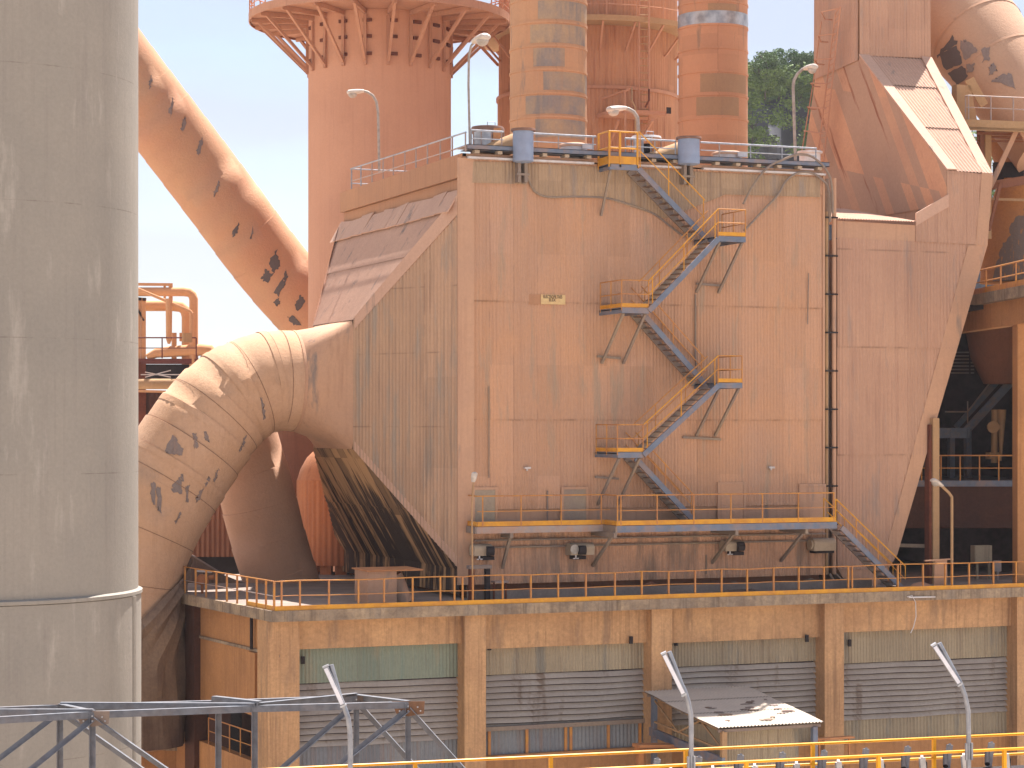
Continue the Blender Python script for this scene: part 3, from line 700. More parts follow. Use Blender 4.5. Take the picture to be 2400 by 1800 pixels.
def chimney(px, rp, Z, name_label, m1, band_step, ph, ztop=46, m2=None, silver=None):
    c = at(px, 1000, Z); r_ = rp/F*Z
    t = root('chimney', name_label, 'chimney', (c.x, c.y, 27.8))
    part('shaft', MB().lathe(c, [(r_,27.0),(r_,32),(r_,37),(r_,42),(r_,ztop)], 72), M[m1], t)
    z = ph; i = 0
    while z < 40:
        part('band', MB().lathe(c, [(r_,z-.06),(r_+.035,z-.05),(r_+.035,z+.05),(r_,z+.06)], 72, cap=False), M[m1], t)
        if m2 and i in m2:
            g = MB(); r3 = r_+.012; a0, a1 = m2[i]
            n_ = 30
            for q in range(n_+1):
                a = R(a0+(a1-a0)*q/n_); 
                for zz in (z+.12, z+band_step-.12): g.v.append((c.x+r3*math.cos(a), c.y+r3*math.sin(a), zz))
            for q in range(n_): g.f.append((2*q, 2*q+2, 2*q+3, 2*q+1))
            g.sm = True; part('bare_sheet', g, M['chimgrey'] if m1 == 'chim' else M['chimgrey2'], t)
        z += band_step; i += 1
    if silver:
        part('aluminium_band', MB().lathe(c, [(r_+.01,silver[0]),(r_+.03,silver[0]),(r_+.03,silver[1]),(r_+.01,silver[1])], 72, cap=False), M['silver'], t)
M['chimgrey2'] = dusty('chimney_faded', (170, 124, 94), (158, 116, 92), grey=.3, gcol=(146, 118, 98), grime=.2)
ZA = 100.5
zz = lambda py, Z, rp: 18 + (1000-py)*(Z - rp/F*Z)/F
chimney(1285, 90, ZA, 'left chimney with bare grey sheet panels between its rings', 'chim', 1.055, zz(328,ZA,90), m2={0:(228,318),1:(212,318),2:(240,330),4:(220,318),5:(232,330),3:(225,272)})
chimney(1671, 81, 108, 'right orange chimney with one shiny aluminium band near the top', 'chim2', 1.12, zz(330,108,81), silver=(zz(56,108,81), zz(24,108,81)), m2={1:(215,290),2:(222,312),5:(235,285)})

# ---------------------------------------------------------------- ducts
def duct(name, label, pts, r_, m, n=40, lap=.02, seg=1.2, rf=lambda f: 1):
    t = root(name, label, 'duct', tuple(pts[len(pts)//2]))
    # resample with Catmull-Rom, mitred segments that lap like sheet shells
    Q = []
    for i in range(len(pts)-1):
        p0, p1, p2, p3 = pts[max(i-1,0)], pts[i], pts[i+1], pts[min(i+2,len(pts)-1)]
        for k in range(8):
            u = k/8; Q.append(.5*((2*p1)+(p2-p0)*u+(2*p0-5*p1+4*p2-p3)*u*u+(3*p1-p0-3*p2+p3)*u**3))
    Q.append(pts[-1]); L = [0]
    for a, b_ in zip(Q, Q[1:]): L.append(L[-1] + (b_-a).length)
    def pos(s):
        for i in range(len(L)-1):
            if L[i+1] >= s: f = (s-L[i])/max(1e-6, L[i+1]-L[i]); return Q[i].lerp(Q[i+1], f)
        return Q[-1]
    n_ = max(2, round(L[-1]/seg)); P_ = []; rr = []
    for i in range(n_):
        s0, s1 = L[-1]*i/n_, L[-1]*(i+1)/n_
        P_ += [pos(s0+.002), pos((s0+s1)/2), pos(s1-.002)]; k_ = rf((i+.5)/n_); rr += [r_*k_+lap, r_*k_+lap*.3, r_*k_-lap*.5]
    part('shell', MB().tube(P_, rr, n), M[m], t, sharp=60)
    return t, pos, L[-1]
y7 = 7.25
RF = lambda f: 1 + .085*math.sin(math.pi*min(1, max(0, f-.1)*1.6))
ep = [(682,890),(640,893),(590,907),(540,937),(494,985),(448,1048),(390,1136),(344,1218),(312,1300),(293,1400),(286,1550),(286,1750)]
EP = [rc + V(-.02,0,0)] + [onY(a, b, y7) for a, b in ep[1:]]
et_, pos_, LL = duct('inlet_elbow_duct', 'fat patched duct bending down out of the casing throat', EP, RD, 'duct', lap=.014, seg=1.0, rf=RF)
M['seam'] = dusty('seam_strip', (150, 106, 84), (132, 94, 76), grime=.4)
for s in (.5,.8,1.7,3.4,4.9,6.6,8.6,10.6):
    p = pos_(min(s, LL-.2)); d = (pos_(min(s+.05, LL-.1))-pos_(min(s, LL-.2)-.05)).normalized(); part('seam', MB().cyl(p-d*.012, p+d*.012, RD*RF(s/LL)+.02, 48, cap=False), M['seam'], et_)
# wrapping straps on the elbow
for s in (.9, 2.4, 4.1, 6.0):
    p = pos_(s); d = (pos_(s+.05)-pos_(s-.05)).normalized(); part('strap', MB().cyl(p-d*.12, p+d*.12, RD*RF(s/LL)+.03, 48, cap=False), M['duct'], et_)
from mathutils.bvhtree import BVHTree
def patches(parent, quads, mat, name='bare_patch', n=7, off=.02, seed=1):
    # thin torn-off cladding areas laid on the curved shell
    sh_ = [c for c in parent.children if c.name.startswith('shell')][0].data
    bv = BVHTree.FromPolygons([v.co for v in sh_.vertices], [p.vertices for p in sh_.polygons]); rn = random.Random(seed)
    for qd in quads:
        mb = MB(); ok = True; jt = [[(rn.uniform(-3, 3), rn.uniform(-3, 3)) for _ in range(n)] for _ in range(n)]
        for i in range(n):
            for j in range(n):
                u, v = i/(n-1), j/(n-1); (x0, y0), (x1, y1), (x2, y2), (x3, y3) = qd
                x = (x0*(1-u)+x1*u)*(1-v) + (x3*(1-u)+x2*u)*v; y = (y0*(1-u)+y1*u)*(1-v) + (y3*(1-u)+y2*u)*v
                if i in (0, n-1) or j in (0, n-1): x += jt[i][j][0]; y += jt[i][j][1]
                hit = bv.ray_cast(CAM, ray(x, y).normalized())
                if hit[0] is None: ok = False; break
                nn = hit[1] if hit[1].dot(ray(x, y)) < 0 else -hit[1]
                mb.v.append(tuple(hit[0] + nn*off))
            if not ok: break
        if not ok: continue
        for i in range(n-1):
            for j in range(n-1): a = i*n+j; mb.f.append((a, a+n, a+n+1, a+1))
        mb.sm = True; part(name, mb, M[mat], parent)
patches(et_, [((386,1056),(407,1020),(414,1040),(400,1068)),((407,1022),(428,1052),(426,1066),(404,1064)),((453,1018),(459,1016),(464,1048),(456,1052)),((404,1136),(424,1118),(428,1158),(403,1152)),((424,1112),(431,1112),(430,1130),(424,1128)),
    ((352,1132),(364,1130),(366,1190),(356,1178)),((368,1140),(377,1142),(378,1204),(368,1192)),((436,1142),(444,1136),(440,1176),(434,1178)),((481,1132),(492,1114),(490,1130),(482,1140)),((505,1112),(513,1096),(506,1120),(500,1128)),((560,1052),(576,1018),(572,1044),(560,1062)),
    ((410,1222),(424,1198),(420,1214),(410,1228)),((476,1010),(484,1014),(492,1036),(480,1032)),((609,930),(615,934),(622,980),(616,984)),((462,1160),(478,1140),(470,1170),(458,1178))], 'patch', seed=5)
# sooty ragged tarpaulin draped down the lower duct
random.seed(9)
tp = MB(); NU, NV = 26, 22
for j in range(NV):
    f = j/(NV-1); s = 8.9 + f*7.7; p = pos_(min(s, LL-.1)); dd = (pos_(min(s+.1, LL-.05))-pos_(s-.1)).normalized(); side_ = V(1,0,0) - dd*dd.x; side_.normalize(); fr = V(0,-1,0)
    for i in range(NU):
        a = R(-62 + 150*i/(NU-1)) ; rad = RD*1.06 + .12 + .05*math.sin(i*1.9+j*.25) + .05*math.sin(i*.8-j*.4) + random.uniform(-.015,.015) + (.25*f if i > 8 else 0)
        a2 = R(-45 + (i/(NU-1))*(40+125*min(1, f*1.7)))
        q = p + (side_*math.cos(a2+R(10)) + fr*math.sin(a2+R(10)))*rad; tp.v.append(tuple(q))
for j in range(NV-1):
    for i in range(NU-1): a = j*NU+i; tp.f.append((a, a+1, a+1+NU, a+NU))
tp.sm = True
thing('tarpaulin', tp, M['soot'], 'dark ragged tarpaulin wrapped on the lower left duct', 'tarpaulin', sharp=25)

dz = 123
DP = [at(-130,-330,dz-4), at(100,-80,dz-3), at(318,204,dz-1.5), at(430,350,dz-.5), at(530,482,dz), at(610,590,dz+.8), at(690,686,dz+1.6), at(790,790,dz+3), at(880,880,dz+4)]
dt, posd, LD = duct('diagonal_duct', 'long diagonal duct slanting down from upper left to the tower', DP, 87/F*dz, 'ductdiag', n=36, lap=.018, seg=1.6)
patches(dt, [((612,652),(622,632),(640,640),(626,664)),((630,618),(648,586),(656,624),(640,640)),((642,688),(664,650),(668,672),(652,694)),((664,640),(672,632),(674,650),(666,664)),((690,718),(702,690),(716,708),(700,730)),((640,706),(652,696),(658,712),(648,716)),((545,548),(560,522),(556,546),(546,556)),((674,742),(690,740),(704,760),(688,764))], 'patchd', seed=3)
patches(dt, [((396,262),(404,228),(408,240),(400,276)),((424,302),(432,270),(436,282),(428,312)),((460,352),(472,322),(474,340),(464,366)),((348,196),(354,176),(356,190),(350,210)),((500,452),(514,420),(514,436),(504,460)),((586,556),(592,530),(594,544),(588,562))], 'patch', seed=8)
# second duct rising from the deck
y13 = 11.3
sp_ = [(535,950),(556,1010),(575,1070),(595,1130),(611,1195),(632,1275),(654,1345),(674,1420)]
SP = [onY(a, b, y13) for a, b in sp_]
t, p_, l_ = duct('deck_duct', 'smooth pink duct curving down onto the deck behind the elbow', SP, 1.5, 'duct2', lap=.02, seg=1.5)
# ---------------------------------------------------------------- concrete deck building under the casing
ZD = 11.8; YE = -2.8
ce = onY(640,1424,YE); XE = ce.x                    # left front corner
sl = onZ(430,1392,ZD)                               # far end of the skewed left edge
sl = V(XE,YE,ZD) + (sl - V(XE,YE,ZD)).normalized()*12; sl.z = ZD
er = onY(2660,1372,YE)
bt = CB = root('concrete_deck_building', 'ochre concrete building with louvred bays carrying the casing on its deck', 'building', (5,0,0))
part('deck_slab', MB().prism([(XE,YE,ZD-.3),(er.x,YE,ZD-.3),(er.x,16,ZD-.3),(sl.x,16,ZD-.3),(sl.x,sl.y,ZD-.3)], (0,0,.3)), M['deck'], bt)
fe = MB().box((XE-.02,YE-.05,ZD-.36),(er.x,YE+.2,ZD+.01))
sdv = (sl - V(XE,YE,ZD)).normalized(); fe.bar(V(XE,YE,ZD-.17)-sdv*.02, sl+V(0,0,-.17), .14, .37)
part('slab_edge', fe, M['slab'], bt)
def yz(px, py, y): return onY(px, py, y)
yc, yb, yp = -2.45, -2.05, -1.7
xcol = lambda px: onY(px, 1550, yc).x
cols = [(628,702),(1089,1139),(1527,1575),(1933,1978),(2384,2440)]
for i, (a, b_) in enumerate(cols):
    part('column', MB().box((xcol(a),yc,0),(xcol(b_),yp+.6,ZD-.36)), M['conc'], bt)
bays = [(702,1089),(1139,1527),(1575,1933),(1978,2384)]
bot = [1522, 1521, 1507, 1482]; cor = [1602, 1582, 1563, 1555]; lou = [1752, 1711, 1700, 1688]; low2 = [1900, 1770, 1760, 1742]
topm = ['green','greysheet','greysheet','greysheet']; lowm = ['bluesheet','bluesheet','greysheet','greysheet']
for i, (a, b_) in enumerate(bays):
    x0, x1 = xcol(a)-.02, xcol(b_)+.02
    z0 = onY(a, bot[i], yb).z; z1 = onY(a, cor[i], yp).z; z2 = onY(a, lou[i], yp).z; z3 = onY(a, low2[i], yp).z
    part('beam', MB().box((x0,yb,z0),(x1,yp+.6,ZD-.36)), M['conc'], bt)
    part('top_sheet', MB().corr([(x0,yp-.05,z1),(x1,yp-.05,z1),(x1,yp-.05,z0+.1),(x0,yp-.05,z0+.1)], (0,yp-.05,0), (1,0,0), UP, .13, .016), M[topm[i]], bt)
    lb = MB(); zz_ = z1; n_ = max(6, round((z1-z2)/.215)); st = (z1-z2)/n_
    for k in range(n_):
        wv = lambda x: .014*math.sin(x*.9+.25*k)+.008*math.sin(x*2.3+.2*k)
        m_ = 14
        for q in range(m_):
            xa, xb = x0+(x1-x0)*q/m_, x0+(x1-x0)*(q+1)/m_
            t0 = z1-k*st-.05; b0 = z1-(k+1)*st
            lb.add([(xa,yp+.02,t0+.01+wv(xa)),(xa,yp-.11,b0+wv(xa)),(xb,yp-.11,b0+wv(xb)),(xb,yp+.02,t0+.01+wv(xb))], [(0,1,2,3)])
    part('louvre_panel', lb, M['louvre'], bt)
    part('louvre_backing', MB().box((x0,yp+.1,z2-.1),(x1,yp+.14,z0)), M['black'], bt)
    part('lower_sheet', MB().corr([(x0,yp-.03,z3),(x1,yp-.03,z3),(x1,yp-.03,z2),(x0,yp-.03,z2)], (0,yp-.03,0), (1,0,0), UP, .15, .02), M[lowm[i]], bt)
    part('lower_wall', MB().box((x0,yp-.25,0),(x1,yp+.3,z3)), M['concside'], bt)
    if i == 1:
        for px in (1147, 1235, 1326, 1338, 1426, 1500):
            x = onY(px,1740,yp-.1).x; part('mullion', MB().box((x-.05,yp-.12,z3),(x+.05,yp-.055,z2)), M['yellowd'], bt)
        part('sill', MB().box((x0,yp-.2,z2-.03),(x1,yp-.06,z2+.12)), M['bracket'], bt)
# skewed left wall of the building
def sw(d, z, o=0): q = V(XE+.35,YE+.55,0) + sdv*d; n_ = V(sdv.y,-sdv.x,0); n_ = -n_ if n_.x > 0 else n_; q = q + n_*o; return V(q.x,q.y,z)
zo = onZ; ztop = ZD-.36; zmid = 18-515*78/F; zlow = 18-655*79.5/F
part('side_wall', MB().prism([sw(.3,zlow+.05),sw(10.5,zlow-.25),sw(10.5,ztop),sw(.3,ztop)], (.3,.1,0)), M['concside'], bt)
part('side_band', MB().prism([sw(-.2,zmid-.07,.06),sw(10,zmid-.07,.06),sw(10,zmid+.03,.06),sw(-.2,zmid+.03,.06)], (.08,.02,0)), M['slab'], bt)
part('side_pilaster', MB().prism([sw(1.9,zlow,.12),sw(2.6,zlow,.12),sw(2.6,zmid-.1,.12),sw(1.9,zmid-.1,.12)], (.2,.05,0)), M['concside'], bt)
part('side_column', MB().prism([sw(7.6,0,.25),sw(8.6,0,.25),sw(8.6,ztop,.25),sw(7.6,ztop,.25)], (.5,.1,0)), M['darkwall'], bt)
part('side_downpipe', MB().tube([sw(2.2,zmid,.12), sw(2.2,ztop,.12)], .06, 8), M['dark'], bt)
for i in range(9):
    part('wall_opening_back', MB().prism([sw(1.9+i*1.2,0,-2.2),sw(3.1+i*1.2,0,-2.2),sw(3.1+i*1.2,zlow+.5,-2.2),sw(1.9+i*1.2,zlow+.5,-2.2)], (.1,0,0)), M['darkwall' if i % 3 else 'dark'], bt)
zsl = 18-770*78/F
part('lower_parapet', MB().prism([sw(.3,0,.05),sw(10.5,0,.05),sw(10.5,zsl,.05),sw(.3,zsl-.1,.05)], (.3,.1,0)), M['concside'], bt)
lr = root('lower_railing', 'dim railing in the shaded opening low on the left side', 'railing', tuple(sw(3,zsl)))
railing(lr, [sw(.1,zsl,.1), sw(6.5,zsl,.1)], .95, M['yellowd'], 1.0)
# water stains are part of the slab material; little parts on the deck front
def deckrail():
    t = root('deck_railing', 'long yellow railing with toe board along the edge of the concrete deck', 'railing', (5,YE,ZD))
    def pz(px): 
        q = onY(px, 1400, YE+.06); return V(q.x, YE+.06, ZD)
    xs_ = [642,660,703,771,840,900,967,1032,1065,1084,1108,1178,1244,1308,1373,1441,1504,1567,1629,1691,1751,1813,1872,1931,1988,1997,2050,2104,2163,2215,2231,2271,2328,2381,2440,2500]
    P_ = [pz(x) for x in xs_]; end = pz(2650); st_ = V(XE+.06,YE+.06,ZD)
    rp_ = []
    L = sdv
    wob = [V(0,0,random.uniform(-.02,.02)) for _ in range(60)]
    part('top_rail', MB().tube([q+V(0,0,1.0)+wob[i] for i, q in enumerate([st_]+P_+[end])], .022, 8), M['yellowd'], t)
    part('mid_rail', MB().tube([q+V(0,0,.5)+wob[i+20] for i, q in enumerate([st_]+P_+[end])], .016, 6), M['yellowd'], t)
    for q in P_: part('post', MB().bar(q, q+V(0,0,1.0), .075, .05), M['yellowd'], t)
    part('toe_board', MB().box((st_.x,YE-.01,ZD+.01),(er.x,YE+.02,ZD+.17)), M['yellow'], t)
    S_ = [st_ + sdv*d for d in (0,.75,1.6,2.5,3.45,4.45,5.5,6.55,7.65,8.8,10,11)]
    part('top_rail', MB().tube([q+V(0,0,1.0) for q in S_], .022, 8), M['yellowd'], t); part('mid_rail', MB().tube([q+V(0,0,.5) for q in S_], .016, 6), M['galvd'], t)
    for q in S_: part('post', MB().bar(q, q+V(0,0,1.0), .06, .06), M['yellowd'], t)
    part('toe_board', MB().bar(st_+V(0,0,.09), S_[3]+V(0,0,.09), .03, .16), M['yellow'], t)
deckrail()
# things on the deck
b = root('duct_stub', 'square dusty duct stub with a flat plate on the deck under the hood', 'duct stub', tuple(onZ(892,1388,ZD)))
q = onY(862,1385,-.9); r2 = onY(930,1385,-.9)
part('stub', MB().box((q.x,-.9,ZD),(r2.x,.6,ZD+1.12)), M['plate'], b)
part('cover_plate', MB().box((q.x-.05,-1.0,ZD+1.12),(r2.x+.95,.8,ZD+1.17)), M['wood'], b)
part('side_cone', MB().cyl(V(r2.x+.05,-.4,ZD+1.0), V(r2.x+.35,-.3,ZD), .3, 20, .42), M['low'], b)
f = root('steel_stand', 'dark steel portal stand at the foot of the casing corner', 'stand', tuple(onZ(1125,1400,ZD)))
xa, xb = onY(1101,1390,-1.2).x, onY(1148,1390,-1.2).x
part('leg', MB().box((xa,-1.25,ZD),(xa+.16,-1.05,ZD+1.15)), M['rust'], f); part('leg', MB().box((xb-.16,-1.25,ZD),(xb,-1.05,ZD+1.15)), M['dark'], f)
part('lintel', MB().box((xa-.05,-1.3,ZD+1.15),(xb+.05,-1.0,ZD+1.27)), M['bracket'], f)
bn = root('metal_bench', 'little pale metal trestle beside the steel stand', 'trestle', tuple(onZ(1170,1400,ZD)))
xa, xb = onY(1155,1390,-1.0).x, onY(1188,1390,-1.0).x
part('top', MB().box((xa,-1.2,ZD+.62),(xb,-.8,ZD+.68)), M['galvd'], bn)
for x in (xa+.04, xb-.04): part('leg', MB().tube([V(x,-1.0,ZD), V(x,-1.0,ZD+.62)], .035, 6), M['rust'], bn)
part('kerb', MB().box((-0.2,-.9,ZD),(X1+1.6,-.7,ZD+.32)), M['deck'], CB)
part('casing_plinth', MB().box((.2,.35,ZD),(X1,YB-1,ZB+.1)), M['redcorr'], CB)
# heaps of dust on the deck
for (px, w_, h_, lb) in ((1525,.7,.45,'small heap of reddish dust near the middle of the deck'),(1720,1.3,.35,'broad low dark dust heap behind the deck railing'),(1900,1.0,.4,'dark dust heap near the right end of the deck')):
    q = onY(px,1395,-.45); hp = MB(); n_ = 18
    for j in range(6):
        for i in range(n_):
            r_ = w_*(1-j/5)**.8*(1+.12*math.sin(i*2.1+j)); hp.v.append((q.x+r_*math.cos(i/n_*6.283), q.y+.5*r_*math.sin(i/n_*6.283), ZD + h_*(j/5)*(1+.1*math.sin(i*3+j))))
    for j in range(5):
        for i in range(n_): hp.f.append((j*n_+i, j*n_+(i+1) % n_, (j+1)*n_+(i+1) % n_, (j+1)*n_+i))
    thing('dust_heap', hp, M['redcorr' if px < 1600 else 'soot'], lb, 'dust heap')

# background walls seen under the elbow
sh = root('corrugated_shed', 'dull red corrugated shed wall beyond the deck left of the pink duct', 'shed', tuple(at(480,1380,97)))
a_, b_ = at(380,1400,97), at(600,1400,97); z0 = 18-305*97/F; z1 = 18-100*97/F
part('wall', MB().corr([V(a_.x,a_.y,z0),V(b_.x,b_.y,z0),V(b_.x,b_.y,z1),V(a_.x,a_.y,z1)], a_, b_-a_, UP, .22, .03), M['redcorr'], sh)
part('base_wall', MB().prism([V(a_.x,a_.y,4)+FWD*.4, V(b_.x,b_.y,4)+FWD*.4, V(b_.x,b_.y,z0+.5)+FWD*.4, V(a_.x,a_.y,z0+.5)+FWD*.4], FWD*2), M['dark'], sh)
part('body', MB().prism([V(a_.x,a_.y,z0)+FWD*.1, V(b_.x,b_.y,z0)+FWD*.1, V(b_.x,b_.y,z1)+FWD*.1, V(a_.x,a_.y,z1)+FWD*.1], FWD*3), M['redcorr'], sh)
ln = root('sheet_lean_to', 'dark sloping grey sheet screen behind the left end of the deck railing', 'screen', tuple(at(460,1380,88)))
part('sheet', MB().prism([at(395,1380,88),at(605,1380,88),at(524,1348,88),at(420,1284,88),at(395,1290,88)], FWD*.1), M['soot'], ln)
part('edge_bar', MB().bar(at(420,1283,87.9), at(526,1348,87.9), .06, .06), M['bracket'], ln)
hy = root('fire_hydrant', 'small orange valve fitting behind the left end of the deck railing', 'valve', tuple(onZ(475,1385,ZD)))
hp_ = at(474,1362,82.5); part('body', MB().lathe(hp_, [(.05,ZD),(.06,hp_.z-.15),(.24,hp_.z-.1),(.26,hp_.z+.1),(.1,hp_.z+.25)], 16), M['orange'], hy)
part('handwheel', MB().cyl(hp_+RGT*.25+V(0,0,.12), hp_+RGT*.45+V(0,0,.16), .09, 12), M['orange'], hy)
lf = root('tube_light', 'white fluorescent batten fixed above the left end of the deck', 'light', tuple(at(478,1339,83)))
part('batten', MB().bar(at(460,1338,83), at(497,1340,83), .08, .07), M['white'], lf); part('stem', MB().tube([at(478,1339,83), at(478,1352,83)], .02, 6), M['dark'], lf)

cc_ = at(800, 1000, 94.5); rr_ = 103/F*94.5; z0 = 18-322*94/F
t = root('corrugated_silo', 'bright orange corrugated round silo in the gap behind the pink duct', 'silo', (cc_.x, cc_.y, ZD))
zt_ = 18-125*94/F
cyl_ = corr_cyl(cc_, rr_, z0, zt_, 44, .03); part('shell', cyl_, M['orange'], t, sharp=80)
part('domed_top', MB().lathe(cc_, [(rr_,zt_),(rr_*.93,zt_+.45),(rr_*.78,zt_+.95),(rr_*.5,zt_+1.45),(.1,zt_+1.7)], 48), M['orange'], t)
for k in range(16):
    a = 2*math.pi*(k+.2)/16; part('leg_panel', MB().bar(V(cc_.x+(rr_-.25)*math.cos(a), cc_.y+(rr_-.25)*math.sin(a), ZD-1), V(cc_.x+(rr_-.25)*math.cos(a), cc_.y+(rr_-.25)*math.sin(a), z0), .5, .1, up=V(math.cos(a),math.sin(a),0)), M['orange'], t)
q = at(700, 1000, 104)
thing('background_tower', MB().lathe(q, [(1.5,3),(1.5,20.0)], 40), M['redcorr'], 'dim brown round tower glimpsed under the elbow duct', 'tower')

# ---------------------------------------------------------------- walkway along the casing
ZW = 14.42; yl, yr = -1.0, -2.1
t = root('walkway', 'steel walkway with yellow toe boards along the foot of the casing wall', 'walkway', (7,-1,14))
xj = onY(1447,1240,yr).x; xl0 = onY(1118,1240,yl).x; xr1 = onY(1962,1228,yr).x
part('floor', MB().box((xl0,yl+.08,ZW-.06),(xj,-.02,ZW-.01)).box((xj,yr+.08,ZW-.06),(xr1,-.02,ZW-.01)), M['rust'], t)
part('edge_beam', MB().box((xl0,yl,ZW-.24),(xj,yl+.07,ZW)), M['galvd'], t); part('edge_beam', MB().box((xj,yr,ZW-.24),(xr1,yr+.07,ZW)), M['bluegrey'], t)
part('end_beam', MB().box((xl0-.07,yl,ZW-.24),(xl0,-.02,ZW)).box((xj-.07,yr,ZW-.3),(xj,yl,ZW)), M['bracket'], t)
for i in range(11): part('joist', MB().box((1+i*1.3,(yl if 1+i*1.3 < xj else yr)+.1,ZW-.2),(1.08+i*1.3,-.03,ZW-.07)), M['rust'], t)
for px in (1200, 1443, 1728, 1892):
    yy = yl if px < 1440 else yr; x = onY(px,1250,yy).x
    part('bracket', MB().bar(V(x,yy+.1,ZW-.25), V(x,-.05,ZW-1.55), .1, .1).box((x-.06,yy+.02,ZW-.42),(x+.06,-.05,ZW-.24)), M['bracket'], t)
def wr(px, y): q = onY(px,1235,y); return V(q.x,y+.03,ZW)
for seg, pxs in (([wr(1120,yl), wr(1430,yl)], (1132,1222,1316,1410)), ([wr(1447,yr), wr(1958,yr)], (1426+22,1456,1541,1627,1714,1788,1872,1955))):
    part('top_rail', MB().tube([p+V(0,0,1.1) for p in seg], .024, 8), M['yellowd'], t); part('mid_rail', MB().tube([p+V(0,0,.55) for p in seg], .017, 6), M['yellowd'], t)
    part('toe_board', MB().bar(seg[0]+V(0,0,.1), seg[1]+V(0,0,.1), .015, .17), M['yellow'], t)
    for px in pxs: q = wr(px, seg[0].y-.03); part('post', MB().tube([q+V(0,0,-.2), q+V(0,0,1.1)], .026, 6), M['yellowd'], t)
part('top_rail', MB().tube([wr(1120,yl)+V(0,0,1.1), wr(1120,yl)+V(0,.95,1.1)], .024, 8), M['yellowd'], t)
part('top_rail', MB().tube([wr(1430,yl)+V(0,0,1.1), V(xj,yl,ZW+1.1), wr(1447,yr)+V(0,0,1.1)], .024, 8), M['yellowd'], t)
part('toe_board', MB().bar(V(xj-.02,yl,ZW+.1), V(xj-.02,yr,ZW+.1), .015, .17), M['yellow'], t)
part('toe_board', MB().bar(V(xl0,yl,ZW+.1), V(xl0,-.05,ZW+.1), .015, .17), M['yellow'], t)

# ---------------------------------------------------------------- zigzag stair
t = ST = root('zigzag_stair', 'blue grey steel zigzag stair with yellow handrails climbing the casing wall', 'stair', (8,-1,14.4))
yi0, yi1, yo0, yo1 = -.12, -1.0, -1.18, -2.06        # inner lane, outer lane
def fx(px, py, y): return onY(px, py, y)
def flight(p, q, y0, y1, matname, rail_in=True, railm=None):
    p, q = Vector(p), Vector(q); railm = railm or M['yellowd']
    f_ = MB()
    fl_ = root_part('flight', MB().bar(V(p.x,y1,p.z), V(q.x,y1,q.z), .07, .2), M['bluegrey'])
    part('stringer', MB().bar(V(p.x,y0,p.z), V(q.x,y0,q.z), .07, .2), M['bracket'], fl_)
    n_ = max(4, round(abs(p.z-q.z)/.2)); tr_ = MB()
    for i in range(1, n_):
        c = p.lerp(q, i/n_); tr_.box((c.x-.13,min(y0,y1)+.03,c.z+.03),(c.x+.13,max(y0,y1)-.03,c.z+.06))
    part('treads', tr_, M['tread'], fl_)
    return fl_
def root_part(name, mb, m): return part(name, mb, m, ST)
def srail(p, q, y, m, h=1.0, ext=0, posts=(.05,.5,.95)):
    p, q = V(p[0],y,p[2]), V(q[0],y,q[2])
    part('handrail', MB().tube([p+V(0,0,h), q+V(0,0,h)], .024, 8), m, ST)
    part('mid_rail', MB().tube([p+V(0,0,h*.52), q+V(0,0,h*.52)], .017, 6), m, ST)
    for f in posts: c = p.lerp(q, f); part('post', MB().tube([c, c+V(0,0,h)], .02, 6), m, ST)
def landing(xa, xb, z, y1, side, label=None):
    # side: 'L' landing whose free end is at left, 'R' at right
    part('landing', MB().box((xa,y1,z-.2),(xb,y1+.06,z)).box((xa,y1+.06,z-.06),(xb,-.03,z-.02)).box((xa,y1+.06,z-.2),(xa+.06,-.03,z)).box((xb-.06,y1+.06,z-.2),(xb,-.03,z)), M['bluegrey'], ST)
    c = [V(xa,y1+.03,z), V(xb,y1+.03,z)]
    out_ = xa if side == 'L' else xb
    pts = [V(out_,-.15,z), V(out_,y1+.03,z), V(xb if side == 'L' else xa,y1+.03,z)]
    for h in (1.0, .5): part('landing_rail', MB().tube([q+V(0,0,h) for q in pts], .022, 7), M['yellowd'], ST)
    for q in (pts[0], (pts[0]+pts[1])/2, pts[1], pts[2]): part('post', MB().tube([q+V(0,0,-.1), q+V(0,0,1.0)], .022, 6), M['yellowd'], ST)
    part('toe_board', MB().box((min(pts[1].x,pts[2].x),y1+.02,z+.02),(max(pts[1].x,pts[2].x),y1+.035,z+.16)).box((out_-.008,y1+.03,z+.02),(out_+.008,-.1,z+.16)), M['yellow'], ST)
    for x in (xa+.1, xb-.1): part('bracket', MB().bar(V(x,y1+.1,z-.2), V(x,-.04,z-1.95), .09, .09), M['bracket'], ST)
# key points measured in the photo
L2a, L2b = fx(1684,553,yo1), fx(1748,556,yo1)
L3a, L3b = fx(1458,713,yo1), fx(1521,722,yo1)
L4a, L4b = fx(1684,897,yo1), fx(1740,899,yo1)
L5a, L5b = fx(1448,1057,yo1), fx(1508,1060,yo1)
z2_, z3_, z4_, z5_ = L2a.z, L3b.z, L4a.z, L5b.z
P1a, P1b = fx(1429,384,-1.05), fx(1495,386,-1.05); z1_ = P1a.z
